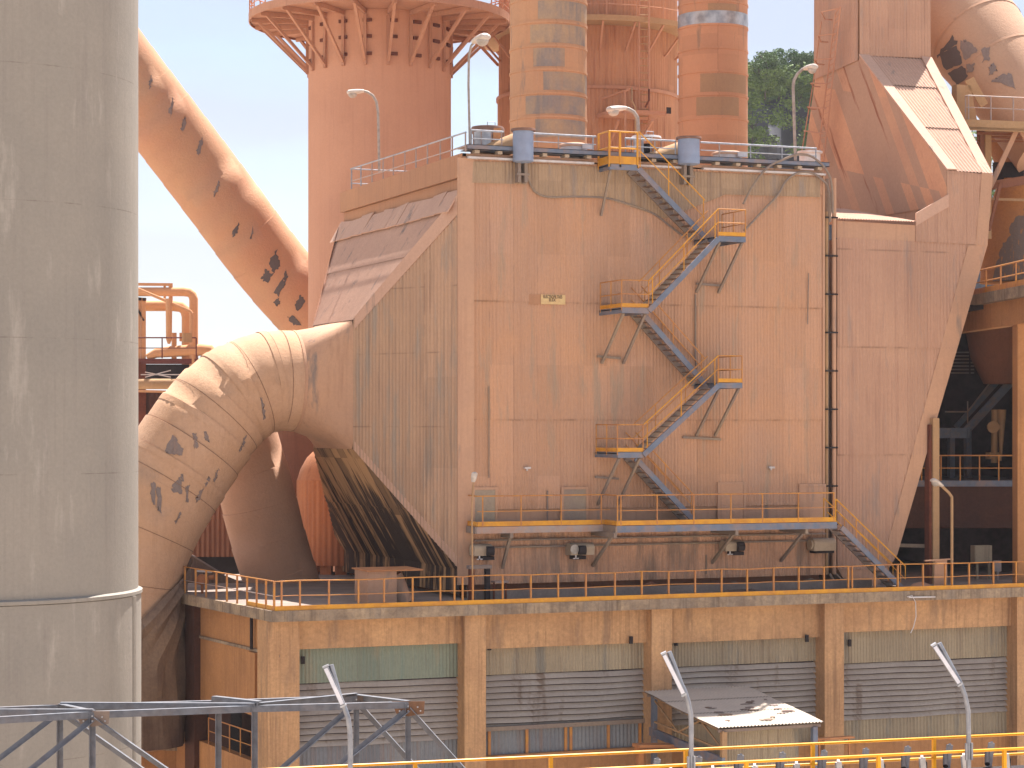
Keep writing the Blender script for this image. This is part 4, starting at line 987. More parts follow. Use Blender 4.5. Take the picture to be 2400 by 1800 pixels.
# roof access platform
tp_ = root('roof_access_platform', 'yellow railed landing where the stair reaches the casing roof', 'platform', tuple(P1a))
part('floor', MB().box((P1a.x,-1.05,z1_-.2),(P1b.x,-1.0,z1_)).box((P1a.x,-1.0,z1_-.07),(P1b.x,-.1,z1_-.02)).box((P1a.x,-1.0,z1_-.2),(P1a.x+.06,-.1,z1_)), M['bluegrey'], tp_)
part('toe_board', MB().box((P1a.x,-1.03,z1_+.02),(P1b.x-.05,-1.01,z1_+.3)).box((P1a.x-.01,-1.02,z1_+.02),(P1a.x+.01,-.1,z1_+.3)), M['yellow'], tp_)
hr = fx(1429,307,-1.05).z - z1_
pp = [V(P1a.x,-.05,z1_), V(P1a.x,-1.02,z1_), V(P1b.x,-1.02,z1_)]
for f in (1, .5): part('rail', MB().tube([q+V(0,0,hr*f) for q in pp], .032, 8), M['yellow'], tp_)
for q in (pp[0], pp[1], (pp[1]+pp[2]*.6)/1.6, pp[2]): part('post', MB().box((q.x-.035,q.y-.03,z1_-.1),(q.x+.035,q.y+.03,z1_+hr)), M['yellow'], tp_)
part('bracket', MB().bar(V(P1a.x+.1,-.9,z1_-.2), V(P1a.x+.1,-.05,z1_-1.8), .08, .08), M['bracket'], tp_)
# flights
f1a, f1b = fx(1497,396,yi1), fx(1652,556,yi1)
flight(f1a, f1b, yi0, yi1, 'x'); srail(f1a, f1b, yi1, M['yellow'], 1.38, posts=(.02,.45,.98)); 
landing(L2a.x, L2b.x+.0, z2_, yo1, 'R')
flight(V(L2a.x,0,z2_-.1), V(L3b.x,0,z3_-.1), yo0, yo1, 'x'); srail(V(L2a.x,0,z2_), V(L3b.x,0,z3_), yo1, M['yellow']); srail(V(L2a.x,0,z2_), V(L3b.x,0,z3_), yo0, M['yellowd'], posts=(.3,.7))
landing(L3a.x, L3b.x+.0, z3_, yo1, 'L')
f3a, f3b = fx(1503,731,yi1), fx(1652,900,yi1)
flight(f3a, f3b, yi0, yi1, 'x'); srail(f3a, f3b, yi1, M['yellowd'], .95); srail(f3a, f3b, yi0, M['yellowd'], .95, posts=(.5,))
landing(L4a.x, L4b.x, z4_, yo1, 'R')
flight(V(L4a.x,0,z4_-.1), V(L5b.x,0,z5_-.1), yo0, yo1, 'x'); srail(V(L4a.x,0,z4_), V(L5b.x,0,z5_), yo1, M['yellow']); srail(V(L4a.x,0,z4_), V(L5b.x,0,z5_), yo0, M['yellowd'], posts=(.3,.7))
landing(L5a.x, L5b.x, z5_, yo1, 'L')
f5a, f5b = fx(1490,1074,yi1), fx(1628,1222,yi1)
flight(f5a, f5b, yi0, yi1, 'x'); srail(f5a, f5b, yi1, M['yellowd'], .95); srail(f5a, f5b, yi0, M['yellowd'], .95, posts=(.5,))
# extensions of the landings' inner floor reach under the inner flights
# last flight from the walkway to the deck
f6a, f6b = fx(1972,1236,yo1), fx(2128,1392,yo1)
s6 = root('deck_stair', 'blue grey stair dropping from the walkway end to the deck', 'stair', (f6b.x,-1.6,ZD)); ST = s6
flight(f6a, f6b, yo0, yo1, 'x')
for y, sc_ in ((yo1, 1.0), (yo0, 1.0)):
    a, b_ = V(f6a.x-.25,y,f6a.z+1.08), V(f6b.x-.18,y,f6b.z+1.12)
    part('handrail', MB().tube([a, b_, b_+V(.06,0,-.05), b_+V(.06,0,-.55), V(f6a.x-.1,y,f6a.z+.55)], .026, 8), M['yellow'], s6)
    for f in (.3, .62, .95): c = a.lerp(b_, f); part('post', MB().tube([c, c+V(0,0,-1.05)], .022, 6), M['yellowd'], s6)
    part('post', MB().tube([a, a+V(0,0,-1.1)], .026, 6), M['yellow'], s6)
thing('prop', MB().bar(fx(1945,1345,-.3), fx(1972,1392,-.8), .07, .07).bar(fx(1960,1345,-.3), fx(1992,1380,-.8), .05, .05), M['bracket'], 'thin raking props at the foot of the casing behind the deck stair', 'prop')

# ---------------------------------------------------------------- vibrators on the hopper wall
for k, (xa, xb, ya, yb, kind, lb) in enumerate(((1110,1153,1276,1302,0,'motor cover beside the pale pole at the left end under the walkway'),
        (1336,1391,1273,1300,1,'motor cover with a round pale end cap, second from the left under the walkway'),
        (1698,1738,1266,1291,0,'motor cover on a dark oily wall patch, third from the left under the walkway'),
        (1906,1957,1262,1290,2,'closed rounded motor cover at the right end under the walkway'))):
    p, q = fx(xa,ya,-.55), fx(xb,yb,-.55); t = root('rapper_motor', lb, 'motor', ((p.x+q.x)/2,-.4,q.z), 'rapper motors under the walkway')
    pr = []; h_ = p.z-q.z
    hood = MB(); n_ = 10
    pts = [(-.1,0),(-.62,0),(-.66,h_*.6)] + [(-.38-.28*math.cos(a_*math.pi/n_/1.0*1), h_*.6+h_*.4*math.sin(a_*math.pi/n_)) for a_ in range(1, n_)] + [(-.1,h_*.6)]
    hood.prism([V(p.x,y_,q.z+z_) for y_, z_ in pts], (q.x-p.x,0,0)); part('hood', hood, M['vib'], t, sharp=40)
    if kind != 2:
        xc = q.x-.12 if kind == 0 else p.x+.42
        part('motor', MB().cyl(V(xc-.14,-.69,q.z+h_*.42), V(xc+.12,-.72,q.z+h_*.42), .17, 20), M['dark'], t)
        part('oily_tray', MB().box((xc-.25,-.6,q.z-.16),(xc+.2,-.1,q.z-.03)), M['dark'], t)
        part('mount_arm', MB().box((p.x+.1,-.62,q.z-.14),(p.x+.32,-.58,q.z-.1)).box((p.x+.18,-.62,q.z-.14),(p.x+.23,-.58,q.z)), M['white'], t)
    else:
        part('end_cap', MB().cyl(V(p.x-.08,-.4,q.z+h_*.5), V(p.x,-.4,q.z+h_*.5), .2, 20), M['vib'], t); part('tray', MB().box((p.x+.1,-.5,q.z-.1),(q.x,-.1,q.z-.01)), M['dark'], t)
    if kind == 1: part('end_cap', MB().cyl(V(p.x+.12,-.69,q.z+h_*.5), V(p.x+.12,-.71,q.z+h_*.5), .17, 20), M['lens'], t)

# ---------------------------------------------------------------- rooftop plant
ZR0 = 28.14
t = root('roof_railing', 'galvanised railing with a blue grey kick plate along the casing roof edge', 'railing', (7,-.15,ZR0))
def rr(px, y=-.24): q = onY(px,350,y); return V(q.x,y,ZR0)
hh = fx(1104,305,-.24).z - ZR0
for seg in ((1104,1180),(1250,1397),(1465,1584),(1642,1914)):
    a, b_ = rr(seg[0]), rr(seg[1])
    part('top_rail', MB().tube([a+V(0,0,hh), b_+V(0,0,hh)], .034, 8), M['galv'], t); part('mid_rail', MB().tube([a+V(0,0,hh*.45), b_+V(0,0,hh*.45)], .022, 6), M['galv'], t)
for px in (1105,1176,1309,1390,1466,1535,1583,1686,1759,1833,1912): q = rr(px); part('post', MB().tube([q, q+V(0,0,hh)], .026, 6), M['galvd' if px in (1176,1309,1535,1686) else 'galv'], t)
xv = -.1
part('top_rail', MB().tube([onX(1092,310,xv), onX(822,396,xv)], .032, 8), M['galv'], t); part('mid_rail', MB().tube([onX(1092,342,xv), onX(824,425,xv)], .022, 6), M['galvd'], t)
for px in (824,846,872,898,922,949,975,1002,1032,1060,1091):
    f = (px-822)/270; a = onX(px, 396-86*f, xv); part('post', MB().tube([a, V(a.x,a.y,27.86)], .03, 6), M['galv' if px < 860 else 'galvd'], t)
ra = onX(822,396,xv); part('top_rail', MB().tube([ra, ra+V(4.2,0,0)], .03, 8), M['galv'], t); part('mid_rail', MB().tube([ra-V(0,0,.6), ra+V(4.2,0,-.6)], .024, 8), M['galv'], t)
for i, (xa, xb, ya, yb, lb) in enumerate(((1206,1251,306,379,'pot blue drum with a brown rim left of the yellow roof platform'),(1594,1640,325,385,'pot blue drum with a brown rim right of the yellow roof platform'))):
    y = -.5; p, q = fx(xa,ya,y), fx(xb,yb,y); c = V((p.x+q.x)/2,y+.1,0); r_ = (q.x-p.x)/2
    d = root('insulator_drum', lb.replace('pot blue','blue grey'), 'drum', (c.x,c.y,q.z), 'rimmed drums on the roof edge')
    part('shell', MB().lathe(c, [(r_*.55,q.z-.05),(r_,q.z),(r_,p.z)], 40), M['potblue'], d); part('rim', MB().lathe(c, [(r_+.06,p.z),(r_+.08,p.z+.03),(r_+.06,p.z+.09),(r_*.9,p.z+.1)], 40), M['brownlid'], d)
    part('hanger', MB().box((c.x-.2,-.4,q.z-.75),(c.x-.08,-.1,q.z)).box((c.x+.06,-.4,q.z-.75),(c.x+.18,-.1,q.z)).box((c.x-.25,-.42,q.z-.5),(c.x+.25,-.36,q.z-.42)), M['bracket'], d)
for i, (xa, xb, ya, yb, lb) in enumerate(((1311,1377,338,372,'low white round vent cap left of the yellow roof platform'),(1671,1739,357,392,'low white round vent cap at the foot of the right chimney'))):
    y = 1.0; p, q = fx(xa,ya,y), fx(xb,yb,y); c = V((p.x+q.x)/2,y,0); r_ = (q.x-p.x)/2-.06
    d = root('vent_cap', lb, 'vent', (c.x,c.y,ZR0), 'round roof vents'); part('shell', MB().lathe(c, [(r_,27.86),(r_,p.z-.08)], 40), M['white'], d); part('lid', MB().lathe(c, [(r_+.07,p.z-.1),(r_+.08,p.z-.02),(r_*.8,p.z+.05)], 40), M['plate'], d)
    part('latch', MB().box((c.x+.1,c.y-r_-.12,p.z-.2),(c.x+.5,c.y-r_+.02,p.z-.02)), M['white'], d)
for i, (xa, xb, ya, yb, lb, mm) in enumerate(((1105,1180,296,356,'brown rimmed fan unit with a torn orange side beside the roof corner','brownlid'),(1481,1548,318,372,'pale fan unit with exposed ribs behind the yellow roof platform','white'))):
    y = 1.6; p, q = fx(xa,ya,y), fx(xb,yb,y); c = V((p.x+q.x)/2,y,0); r_ = (q.x-p.x)/2
    d = root('fan_unit', lb, 'fan', (c.x,c.y,ZR0)); zt_ = p.z
    part('hood', MB().lathe(c, [(r_,zt_-.22 if i == 0 else zt_-.08),(r_,zt_-.1),(r_*.92,zt_),(.1,zt_+.06)], 40), M[mm], d)
    for k in range(10):
        a = 2*math.pi*(k+.3)/10; part('rib', MB().bar(V(c.x+r_*.95*math.cos(a),c.y+r_*.95*math.sin(a),27.9), V(c.x+r_*.95*math.cos(a),c.y+r_*.95*math.sin(a),zt_-.1), .05, .05), M['galvd'], d)
    g = MB(); a0, a1 = (R(195), R(262)) if i == 0 else (R(190), R(235))
    for k in range(13):
        a = a0+(a1-a0)*k/12; g.v += [(c.x+r_*.96*math.cos(a),c.y+r_*.96*math.sin(a),27.9),(c.x+r_*.96*math.cos(a),c.y+r_*.96*math.sin(a),zt_-.1)]
    for k in range(12): g.f.append((2*k,2*k+2,2*k+3,2*k+1))
    part('side_sheet', g, M['silver'], d); part('torn_flap', MB().prism([V(c.x+.0,c.y-r_,zt_-.1),V(c.x+.3,c.y-r_*.97,zt_-.1),V(c.x+.22,c.y-r_-.05,zt_-.75),V(c.x-.06,c.y-r_-.05,zt_-.72)], (0,.02,0)), M['wood'], d)
    part('motor', MB().cyl(V(c.x,c.y,27.9), V(c.x,c.y,zt_-.3), r_*.45, 20), M['dark'], d)
    part('handle', MB().tube([V(c.x,c.y,zt_+.05),V(c.x,c.y,zt_+.2),V(c.x+.3,c.y,zt_+.2),V(c.x+.3,c.y,zt_+.05)], .015, 6), M['galv'], d)
thing('roof_duct', MB().tube([fx(1128,368,1.0), fx(1160,352,1.0), fx(1213,333,1.0)], [.3,.33,.36], 28), M['tan'], 'tan rooftop duct joining the left blue grey drum', 'duct')
thing('roof_duct', MB().tube([fx(1500,388,1.0), fx(1540,372,1.0), fx(1602,352,1.0)], [.3,.33,.36], 28), M['tan'], 'tan rooftop duct joining the right blue grey drum', 'duct')
thing('roof_drum', MB().lathe(fx(1898,360,3.0), [(.42,27.9),(.42,28.9),(.5,28.92),(.5,29.0)], 24), M['white'], 'dusty white drum at the far right corner of the casing roof', 'drum')

# ---------------------------------------------------------------- street lamps
def lamp(label, base, pts, r_, hp, hq, hr_, mpole, group=None, lens=None):
    t = root('street_lamp', label, 'street lamp', tuple(base), group)
    part('pole', MB().tube([base]+pts, r_, 10), M[mpole], t)
    d = (hq-hp).normalized(); L = (hq-hp).length; hd = MB()
    n_ = 10; P_, rr_ = [], []
    for i in range(n_+1): f = i/n_; P_.append(hp+d*L*f); rr_.append(hr_*(.45+.55*math.sin(min(1, f*1.25+.15)*math.pi*.5)) if f < .85 else hr_*math.sqrt(max(.02, 1-((f-.85)/.16)**2)))
    hd.tube(P_, rr_, 14); hd.v = [tuple(Vector(v) if True else v) for v in hd.v]
    cz = (hp.z+hq.z)/2
    o = part('lamp_head', hd, M['lampw'], t)
    for v in o.data.vertices:    # flatten the head
        f = (Vector(v.co)-hp).dot(d)/L; zc = hp.z+(hq.z-hp.z)*f; v.co.z = zc + (v.co.z-zc)*.55
    bl = MB(); P_ = [hp+d*L*(.42+.5*i/6)+V(0,0,-hr_*.38) for i in range(7)]; bl.tube(P_, [hr_*.9*math.sqrt(max(.03,1-((i-3)/3.2)**2)) for i in range(7)], 14)
    o = part('lens', bl, M['lens'], t)
    return t
def arc(p, q, r_, n=6):   # quarter bend helper
    return [p.lerp(q, 0)]
zl1 = 84.0
lamp('curved lamp post in front of the gallery tower, its head pointing left', onX(889,400,2.6)*0+at(889,402,90), [at(887,300,90), at(886,262,90), at(882,238,90), at(874,224,90), at(862,216,90), at(850,213,90)], .055, at(853,213,90), at(813,217,90), .19, 'pole', 'curved roof lamp posts')
lamp('tall lamp post at the front left corner of the casing roof', V(.3,.3,28), [at(1098,200,80.6), at(1099,130,80.6), at(1104,108,80.6), at(1114,96,80.6)], .045, at(1112,98,80.6), at(1140,84,79.6), .24, 'pole')
lamp('short curved lamp behind the yellow roof platform', at(1497,385,86), [at(1496,300,86), at(1494,275,86), at(1485,262,86), at(1474,256,86), at(1462,253,86)], .075, at(1466,253,86), at(1424,257,85.5), .22, 'pole', 'curved roof lamp posts')
lamp('lamp post before the wooded bluff at the right end of the casing roof', at(1866,420,91), [at(1862,300,91), at(1859,205,91), at(1861,188,91), at(1869,173,91), at(1880,163,91), at(1890,159,91)], .065, at(1886,161,91), at(1912,155,90.5), .22, 'pole')
bz = onY(2231,1388,-2.55); bz.z = ZD
zl5 = (bz-CAM).dot(FWD)
lamp('orange dusted lamp post rising from the deck railing at the right', bz, [at(2231,1180,zl5), at(2231,1165,zl5), at(2224,1155,zl5), at(2205,1137,zl5)], .055, at(2208,1139,zl5), at(2184,1123,zl5-.3), .15, 'tan')
bz = onY(1108,1410,-2.55); bz.z = ZD; zl6 = (bz-CAM).dot(FWD)
lamp('thin pale pole with a small round lamp at the left end of the walkway', bz, [at(1107,1300,zl6), at(1106,1190,zl6), at(1110,1128,zl6)], .03, at(1109,1130,zl6), at(1113,1106,zl6), .11, 'tan')

# small fittings on the walls
for px, py, y in ((709,1545,-1.85),(1083,1530,-1.85),(1146,1513,-1.85),(1478,1498,-2.1),(1583,1503,-1.85),(1890,1494,-2.1),(1990,1505,-1.85),(2374,1508,-1.85),(2374,1546,-1.85)):
    q = onY(px,py,y); part('wall_bracket', MB().box((q.x-.06,y-.08,q.z-.16),(q.x+.06,y+.0,q.z+.1)), M['dark'], CB)
for px, py in ((1236,1097),(1808,1096)):
    q = onY(px,py,-.1); part('wall_lamp', MB().box((q.x-.12,-.16,q.z-.03),(q.x+.12,-.03,q.z+.04)).box((q.x-.03,-.1,q.z-.1),(q.x+.03,-.03,q.z)), M['white'], FILT)
q0 = [onY(a, b, YE-.1) for a, b in ((2126,1399),(2138,1396),(2146,1412),(2147,1445),(2141,1470),(2134,1484))]
thing('rope', MB().tube(q0, .018, 6), M['white'], 'pale frayed rope hanging over the slab edge near the right end', 'rope')
thing('batten', MB().bar(onY(2130,1400,YE-.1), onY(2192,1399,YE-.1), .03, .05), M['white'], 'thin pale batten lying against the slab edge at the right', 'batten')
# conduits and drop pipes on the casing wall
for i, (pts, r_) in enumerate((([(1146,905),(1146,1120)],.02),([(1283,1150),(1283,1235)],.03),([(1655,1300),(1655,1345)],.03),([(1630,690),(1630,830),(1633,880)],.035),([(1895,640),(1893,760)],.02))):
    part('conduit', MB().tube([onY(a, b, -.08) for a, b in pts], r_, 6), M['bracket'], FILT)
for pa, pb in (((1632,665),(1695,670)),((1400,835),(1455,840)),((1600,1025),(1690,1030)),((1395,1118),(1450,1122))):
    a, b_ = onY(*pa,-.09), onY(*pb,-.09); part('mounting_rail', MB().bar(a, b_, .06, .08), M['bracket'], FILT)
# ---------------------------------------------------------------- canopy and little shed before the building
k0, k1, k2, k3 = onY(1507,1620,-2.6), onY(1750,1612,-2.6), onY(1933,1695,-8.7), onY(1680,1707,-8.7)
k1.z = k0.z; k2.z = k3.z
t = root('canopy', 'sagging dusty corrugated canopy on posts in front of the third bay', 'canopy', tuple((k2+k3)/2))
Wc = (k0+k1)/2-(k2+k3)/2
part('roof', MB().corr([k0,k1,k2,k3], (k2+k3)/2, (1,0,0), Wc, .13, .02, [2.2,4.2], .02), M['canopy'], t)
part('roof_back', MB().corr([k0-V(0,0,.03),k1-V(0,0,.03),k2-V(0,0,.03),k3-V(0,0,.03)], (k2+k3)/2-V(0,0,.03), (1,0,0), Wc, .13, .02, [2.2,4.2], .02), M['bracket'], t)
for f in (.02, .5, .97):
    a, b_ = k3.lerp(k0, f)-V(-.1,0,.12), k2.lerp(k1, f)-V(.1,0,.12); part('purlin', MB().bar(a, b_, .06, .1), M['bracket'], t)
a, b_ = k3+V(.25,0,-.15), k0+V(.3,0,-.15)
part('truss', MB().bar(a, b_, .06, .06).bar(a+V(0,0,-.6), b_+V(0,0,-.9), .06, .06).bar(a+V(0,0,-.6), a.lerp(b_,.3), .05, .05).bar(a.lerp(b_,.3), a.lerp(b_,.6)+V(0,0,-.8), .05, .05).bar(a.lerp(b_,.6)+V(0,0,-.8), b_, .05, .05), M['tan'], t)
part('beam', MB().bar(a+V(0,0,-1.0), b_+V(0,0,-1.3), .12, .3), M['bluegrey'], t)
for q, m_ in ((k3+V(.3,.1,0),'tan'), (k2+V(-.35,.1,0),'bluegrey'), (k0+V(.3,-.3,0),'bluegrey')):
    part('post', MB().box((q.x-.09,q.y-.09,0),(q.x+.09,q.y+.09,q.z-.15)), M[m_], t)
# litter and dark scale on the roof sheets
random.seed(21)
for i in range(20):
    u, v_ = random.uniform(.15,.9), random.uniform(.08,.62); c = k3.lerp(k0, v_).lerp(k2.lerp(k1, v_), u); lt = MB(); n_ = random.randint(5,9)
    ax = random.uniform(.08,.4); by = random.uniform(.02,.07); up_ = V(1,0,0).cross(Wc).normalized(); up_ = up_ if up_.z > 0 else -up_; wd = Wc.normalized()
    pts = [c+V(1,0,0)*ax*math.cos(6.28*j/n_)*random.uniform(.5,1)+wd*by*2.5*math.sin(6.28*j/n_)*random.uniform(.5,1)+up_*.032 for j in range(n_)]
    lt.prism(pts, up_*.015); part('litter', lt, M['soot' if i % 2 else 'bracket'], t)
p, q = onY(1700,1712,-8.2), onY(1872,1800,-8.2)
s_ = root('small_shed', 'small ribbed sheet shed standing under the canopy', 'shed', ((p.x+q.x)/2,-7.5,0))
part('wall', MB().corr([(p.x,-8.2,0),(q.x,-8.2,0),(q.x,-8.2,p.z),(p.x,-8.2,p.z)], (0,-8.2,0), (1,0,0), UP, .1, .014), M['greysheet'], s_)
part('body', MB().box((p.x+.02,-8.15,0),(q.x-.02,-5.6,p.z-.02)), M['greysheet'], s_)
thing('plank_stack', MB().bar(onY(1490,1748,-4.5), onY(1695,1746,-4.5), .6, .12).bar(onY(1495,1757,-4.6), onY(1690,1757,-4.6), .6, .1).bar(onY(1500,1756,-4.3)+V(0,0,-2), onY(1500,1756,-4.3), .2, .2).bar(onY(1690,1756,-4.3)+V(0,0,-2), onY(1690,1756,-4.3), .2, .2), M['wood'], 'stack of orange boards left of the small shed', 'board stack')
thing('loose_board', MB().bar(onY(1906,1733,-6), onY(1998,1727,-6), .35, .05).bar(onY(1920,1790,-6), onY(1920,1735,-6), .06, .06).bar(onY(1990,1790,-6), onY(1990,1730,-6), .06, .06), M['wood'], 'loose board propped right of the small shed', 'board')

# ---------------------------------------------------------------- conveyor gantry with yellow railings in the foreground
zA = 11.47
def cA(px): 
    # far railing top follows the photo line
    return onZ(px, 1776.6-(px-1200)*.0472, zA)
def cB(px): return onZ(px, 1788-(px-1700)*.0486, zA)
AL, AR = cA(-300), cA(2750); BL, BR = cB(-300), cB(2750)
t = root('conveyor_gantry', 'belt conveyor gantry with bright yellow railings crossing the bottom edge', 'conveyor', tuple(cB(1700)))
zf = zA-1.05
def drop(p, z): return V(p.x, p.y, z)
part('far_top_rail', MB().tube([AL, AR], .030, 10), M['ynew'], t); part('far_mid_rail', MB().tube([drop(AL,zA-.42)]+[drop(AR,zA-.42)], .028, 8), M['ynew'], t)
part('near_top_rail', MB().tube([BL, BR], .030, 10), M['ynew'], t); part('near_mid_rail', MB().tube([drop(BL,zA-.5), drop(BR,zA-.5)], .024, 8), M['ynew'], t)
for px in (-20,300,640,973,1291,1607,1905,2189,2460,2720): q = cA(px); part('post', MB().box((q.x-.035,q.y-.035,zf),(q.x+.035,q.y+.035,zA)), M['ynew'], t)
for px in (100,440,780,1110,1430,1749,2059,2354,2640): q = cB(px); part('post', MB().box((q.x-.035,q.y-.035,zf),(q.x+.035,q.y+.035,zA)), M['ynew'], t)
nB = (BL-AL); 
part('deck', MB().prism([drop(AL,zf-.06),drop(AR,zf-.06),drop(BR,zf-.06),drop(BL,zf-.06)], (0,0,.05)), M['galvd'], t)
mA, mB = AL.lerp(BL,.2), AR.lerp(BR,.2); mC, mD = AL.lerp(BL,.75), AR.lerp(BR,.75)
for a, b_ in ((mA,mB),(mC,mD)): part('stringer', MB().bar(drop(a,zA-.78), drop(b_,zA-.78), .07, .16), M['white'], t)
part('belt', MB().prism([drop(AL.lerp(BL,.25),zA-.6),drop(AR.lerp(BR,.25),zA-.6),drop(AR.lerp(BR,.7),zA-.6),drop(AL.lerp(BL,.7),zA-.6)], (0,0,.02)), M['dark'], t)
part('chord', MB().bar(drop(AL,zf-.2), drop(AR,zf-.2), .15, .25).bar(drop(BL,zf-.2), drop(BR,zf-.2), .15, .25).bar(drop(AL,zf-2.2), drop(AR,zf-2.2), .15, .2).bar(drop(BL,zf-2.2), drop(BR,zf-2.2), .15, .2), M['galv'], t)
for px in (200,1000,1800,2600):
    for c_ in (cA, cB): q = c_(px); part('trestle_leg', MB().bar(drop(q,0), drop(q,zf-.2), .25, .25), M['galv'], t)
idl = []
for i, px in enumerate(range(1530, 2470, 49)):
    a, b_ = cA(px), cB(px); a2, b2 = a.lerp(b_,.2), a.lerp(b_,.75); far = i % 2 == 0
    q = a2 if far else b2; r_ = zA-.78
    r0 = root('belt_idler', 'dark steel belt idler bracket on the conveyor, seen edge on' if far else 'belt idler bracket coloured pale as if lit, on the conveyor nearer the camera', 'idler', (q.x,q.y,r_), 'dark idler brackets' if far else 'pale idler brackets')
    al = (BR-BL).normalized(); h_ = zA-.02-r_ if far else zA-.1-r_
    part('upright', MB().bar(drop(q,r_), drop(q,r_+h_*.9)+al*(.1 if far else -.06), .07, .12, up=al), M['galv' if far else 'silver'], r0)  # near brackets get a paler metal, their lit look put into the colour
    inn = (b2-a2 if far else a2-b2).normalized()
    part('gusset', MB().prism([drop(q,r_), drop(q,r_+h_*.5), drop(q+inn*.35,r_)], al*.015), M['galv'], r0)
    part('roller', MB().cyl(drop(q,r_+h_*.72)+inn*.06, drop(q+inn*.42,r_+h_*.4), .055, 12), M['dark'], r0)
    part('cap', MB().bar(drop(q,r_+h_*.9)+al*(.1 if far else -.06)-inn*.03, drop(q,r_+h_*.93)+al*(.1 if far else -.06)+inn*.1, .05, .04), M['white'] if not far else M['galv'], r0)
# lamp poles with tube fittings clamped to the near railing
for k, (base, pole, f0, f1, lb) in enumerate((((821,1800),[(821,1740),(820,1712),(816,1683),(808,1660),(800,1645)],(764,1559),(806,1652),'galvanised tube lamp pole rising through the steel truss'),
        ((1620,1800),[(1620,1700),(1619,1675),(1613,1645),(1605,1620),(1597,1604)],(1556,1528),(1604,1627),'middle galvanised tube lamp pole in front of the canopy'),
        ((2271,1800),[(2270,1700),(2269,1665),(2262,1632),(2252,1604),(2246,1592)],(2189,1508),(2250,1603),'right galvanised tube lamp pole in front of the fourth bay'))):
    Zb = (cB(base[0])-CAM).dot(FWD)-.12
    q = at(base[0], 1800, Zb); t = root('tube_lamp_pole', lb, 'lamp pole', (q.x,q.y,zf))
    P_ = [V(q.x,q.y,zf)]+[at(a, b_, Zb) for a, b_ in pole]; top = at(f0[0]+12, f0[1]-1, Zb); P_.append(top)
    part('pole', MB().tube(P_, .048, 12), M['galv'], t)
    a, b_ = at(f0[0], f0[1]+4, Zb-.05), at(f1[0]-2, f1[1], Zb-.05)
    part('fitting', MB().bar(a, b_, .13, .09), M['galv'], t); part('cover', MB().bar(a.lerp(b_,.03)+RGT*-.01-FWD*.03, a.lerp(b_,.97)-FWD*.03, .11, .07), M['tube'], t)
    part('end_cap', MB().bar(a+(a-b_).normalized()*.03, a, .15, .11), M['silver'], t); part('end_cap', MB().bar(b_, b_+(b_-a).normalized()*.03, .15, .11), M['silver'], t)
    for f in (.25, .8): c = a.lerp(b_, f); part('clip', MB().bar(c, P_[-1].lerp(P_[-2], .2 if f < .5 else .9), .03, .03), M['galv'], t)
    cz = at(base[0], 1787-(base[0]-1620)*.048, Zb-.06)
    if k: part('clamp_plate', MB().box((cz.x-.085,cz.y-.02,cz.z-.22),(cz.x-.045,cz.y+.02,cz.z+.12)).box((cz.x+.045,cz.y-.02,cz.z-.22),(cz.x+.085,cz.y+.02,cz.z+.12)), M['galv'], t)

# ---------------------------------------------------------------- foreground steel truss
zT = 12.2
M['gusset'] = dusty('rusty_gusset', (146, 98, 72), (112, 82, 68), grime=.5, grey=.4, big=3)
t = root('steel_truss', 'galvanised box truss with bolted plates crossing the lower left foreground', 'truss', tuple(drop(onZ(590,1660,zT),0)))
def T(px, py, dz=0): q = onZ(px, py, zT); q.z += dz; return q
nodesF = [T(-170,1690), T(218,1668), T(598,1654), T(957,1645)]; nodesB = [T(-250,1668), T(142,1652), T(513,1642), T(836,1630)]
DB = 2.6
def chord(pts, m='truss', ext=None):
    for a, b_ in zip(pts, pts[1:]): part('chord', MB().angle(a, b_, .12, .016), M[m], t)
chord(nodesF); chord(nodesB); chord([drop(p,zT-DB) for p in nodesF]); chord([drop(p,zT-DB) for p in nodesB])
for p in nodesF[1:]: part('vertical', MB().angle(drop(p,zT-DB), p-V(0,0,.02), .11, .014, up=FWD), M['truss'], t)
for p in nodesB[1:]: part('vertical', MB().angle(drop(p,zT-DB), p-V(0,0,.02), .11, .014, up=FWD), M['truss'], t)
for N_ in (nodesF, nodesB):
    off = FWD*(-.04)
    for i, k in ((1,0),(1,2),(3,2)):
        a = N_[i]-V(0,0,.14)+off; b_ = drop(N_[k],zT-DB)+off; f = 1.0
        if k == 2: b_ = b_
        part('diagonal', MB().angle(a, b_, .11, .014, up=FWD), M['truss'], t)
    d = (N_[3]-N_[2]).normalized(); part('diagonal', MB().angle(N_[3]-V(0,0,.14)+off, drop(N_[3],zT-DB)+d*2.2+off, .11, .014, up=FWD), M['truss'], t)
    part('chord', MB().angle(drop(N_[3],zT-DB), drop(N_[3],zT-DB)+d*2.3, .12, .016), M['truss'], t)
for i in range(1, 4): part('cross_member', MB().angle(nodesF[i]+V(0,0,.02), nodesB[i]+V(0,0,.02), .13, .014), M['truss'], t)
for a, b_ in ((nodesB[0],nodesF[1]),(nodesB[1],nodesF[2]),(nodesB[3],nodesF[2])): part('plan_brace', MB().angle(a+V(0,0,.05), b_+V(0,0,.05), .12, .014), M['truss'], t)
part('cross_member', MB().angle(nodesB[2]+V(0,0,.09)-RGT*.1, nodesF[2]+V(0,0,.09)+RGT*.1, .14, .02), M['truss'], t)
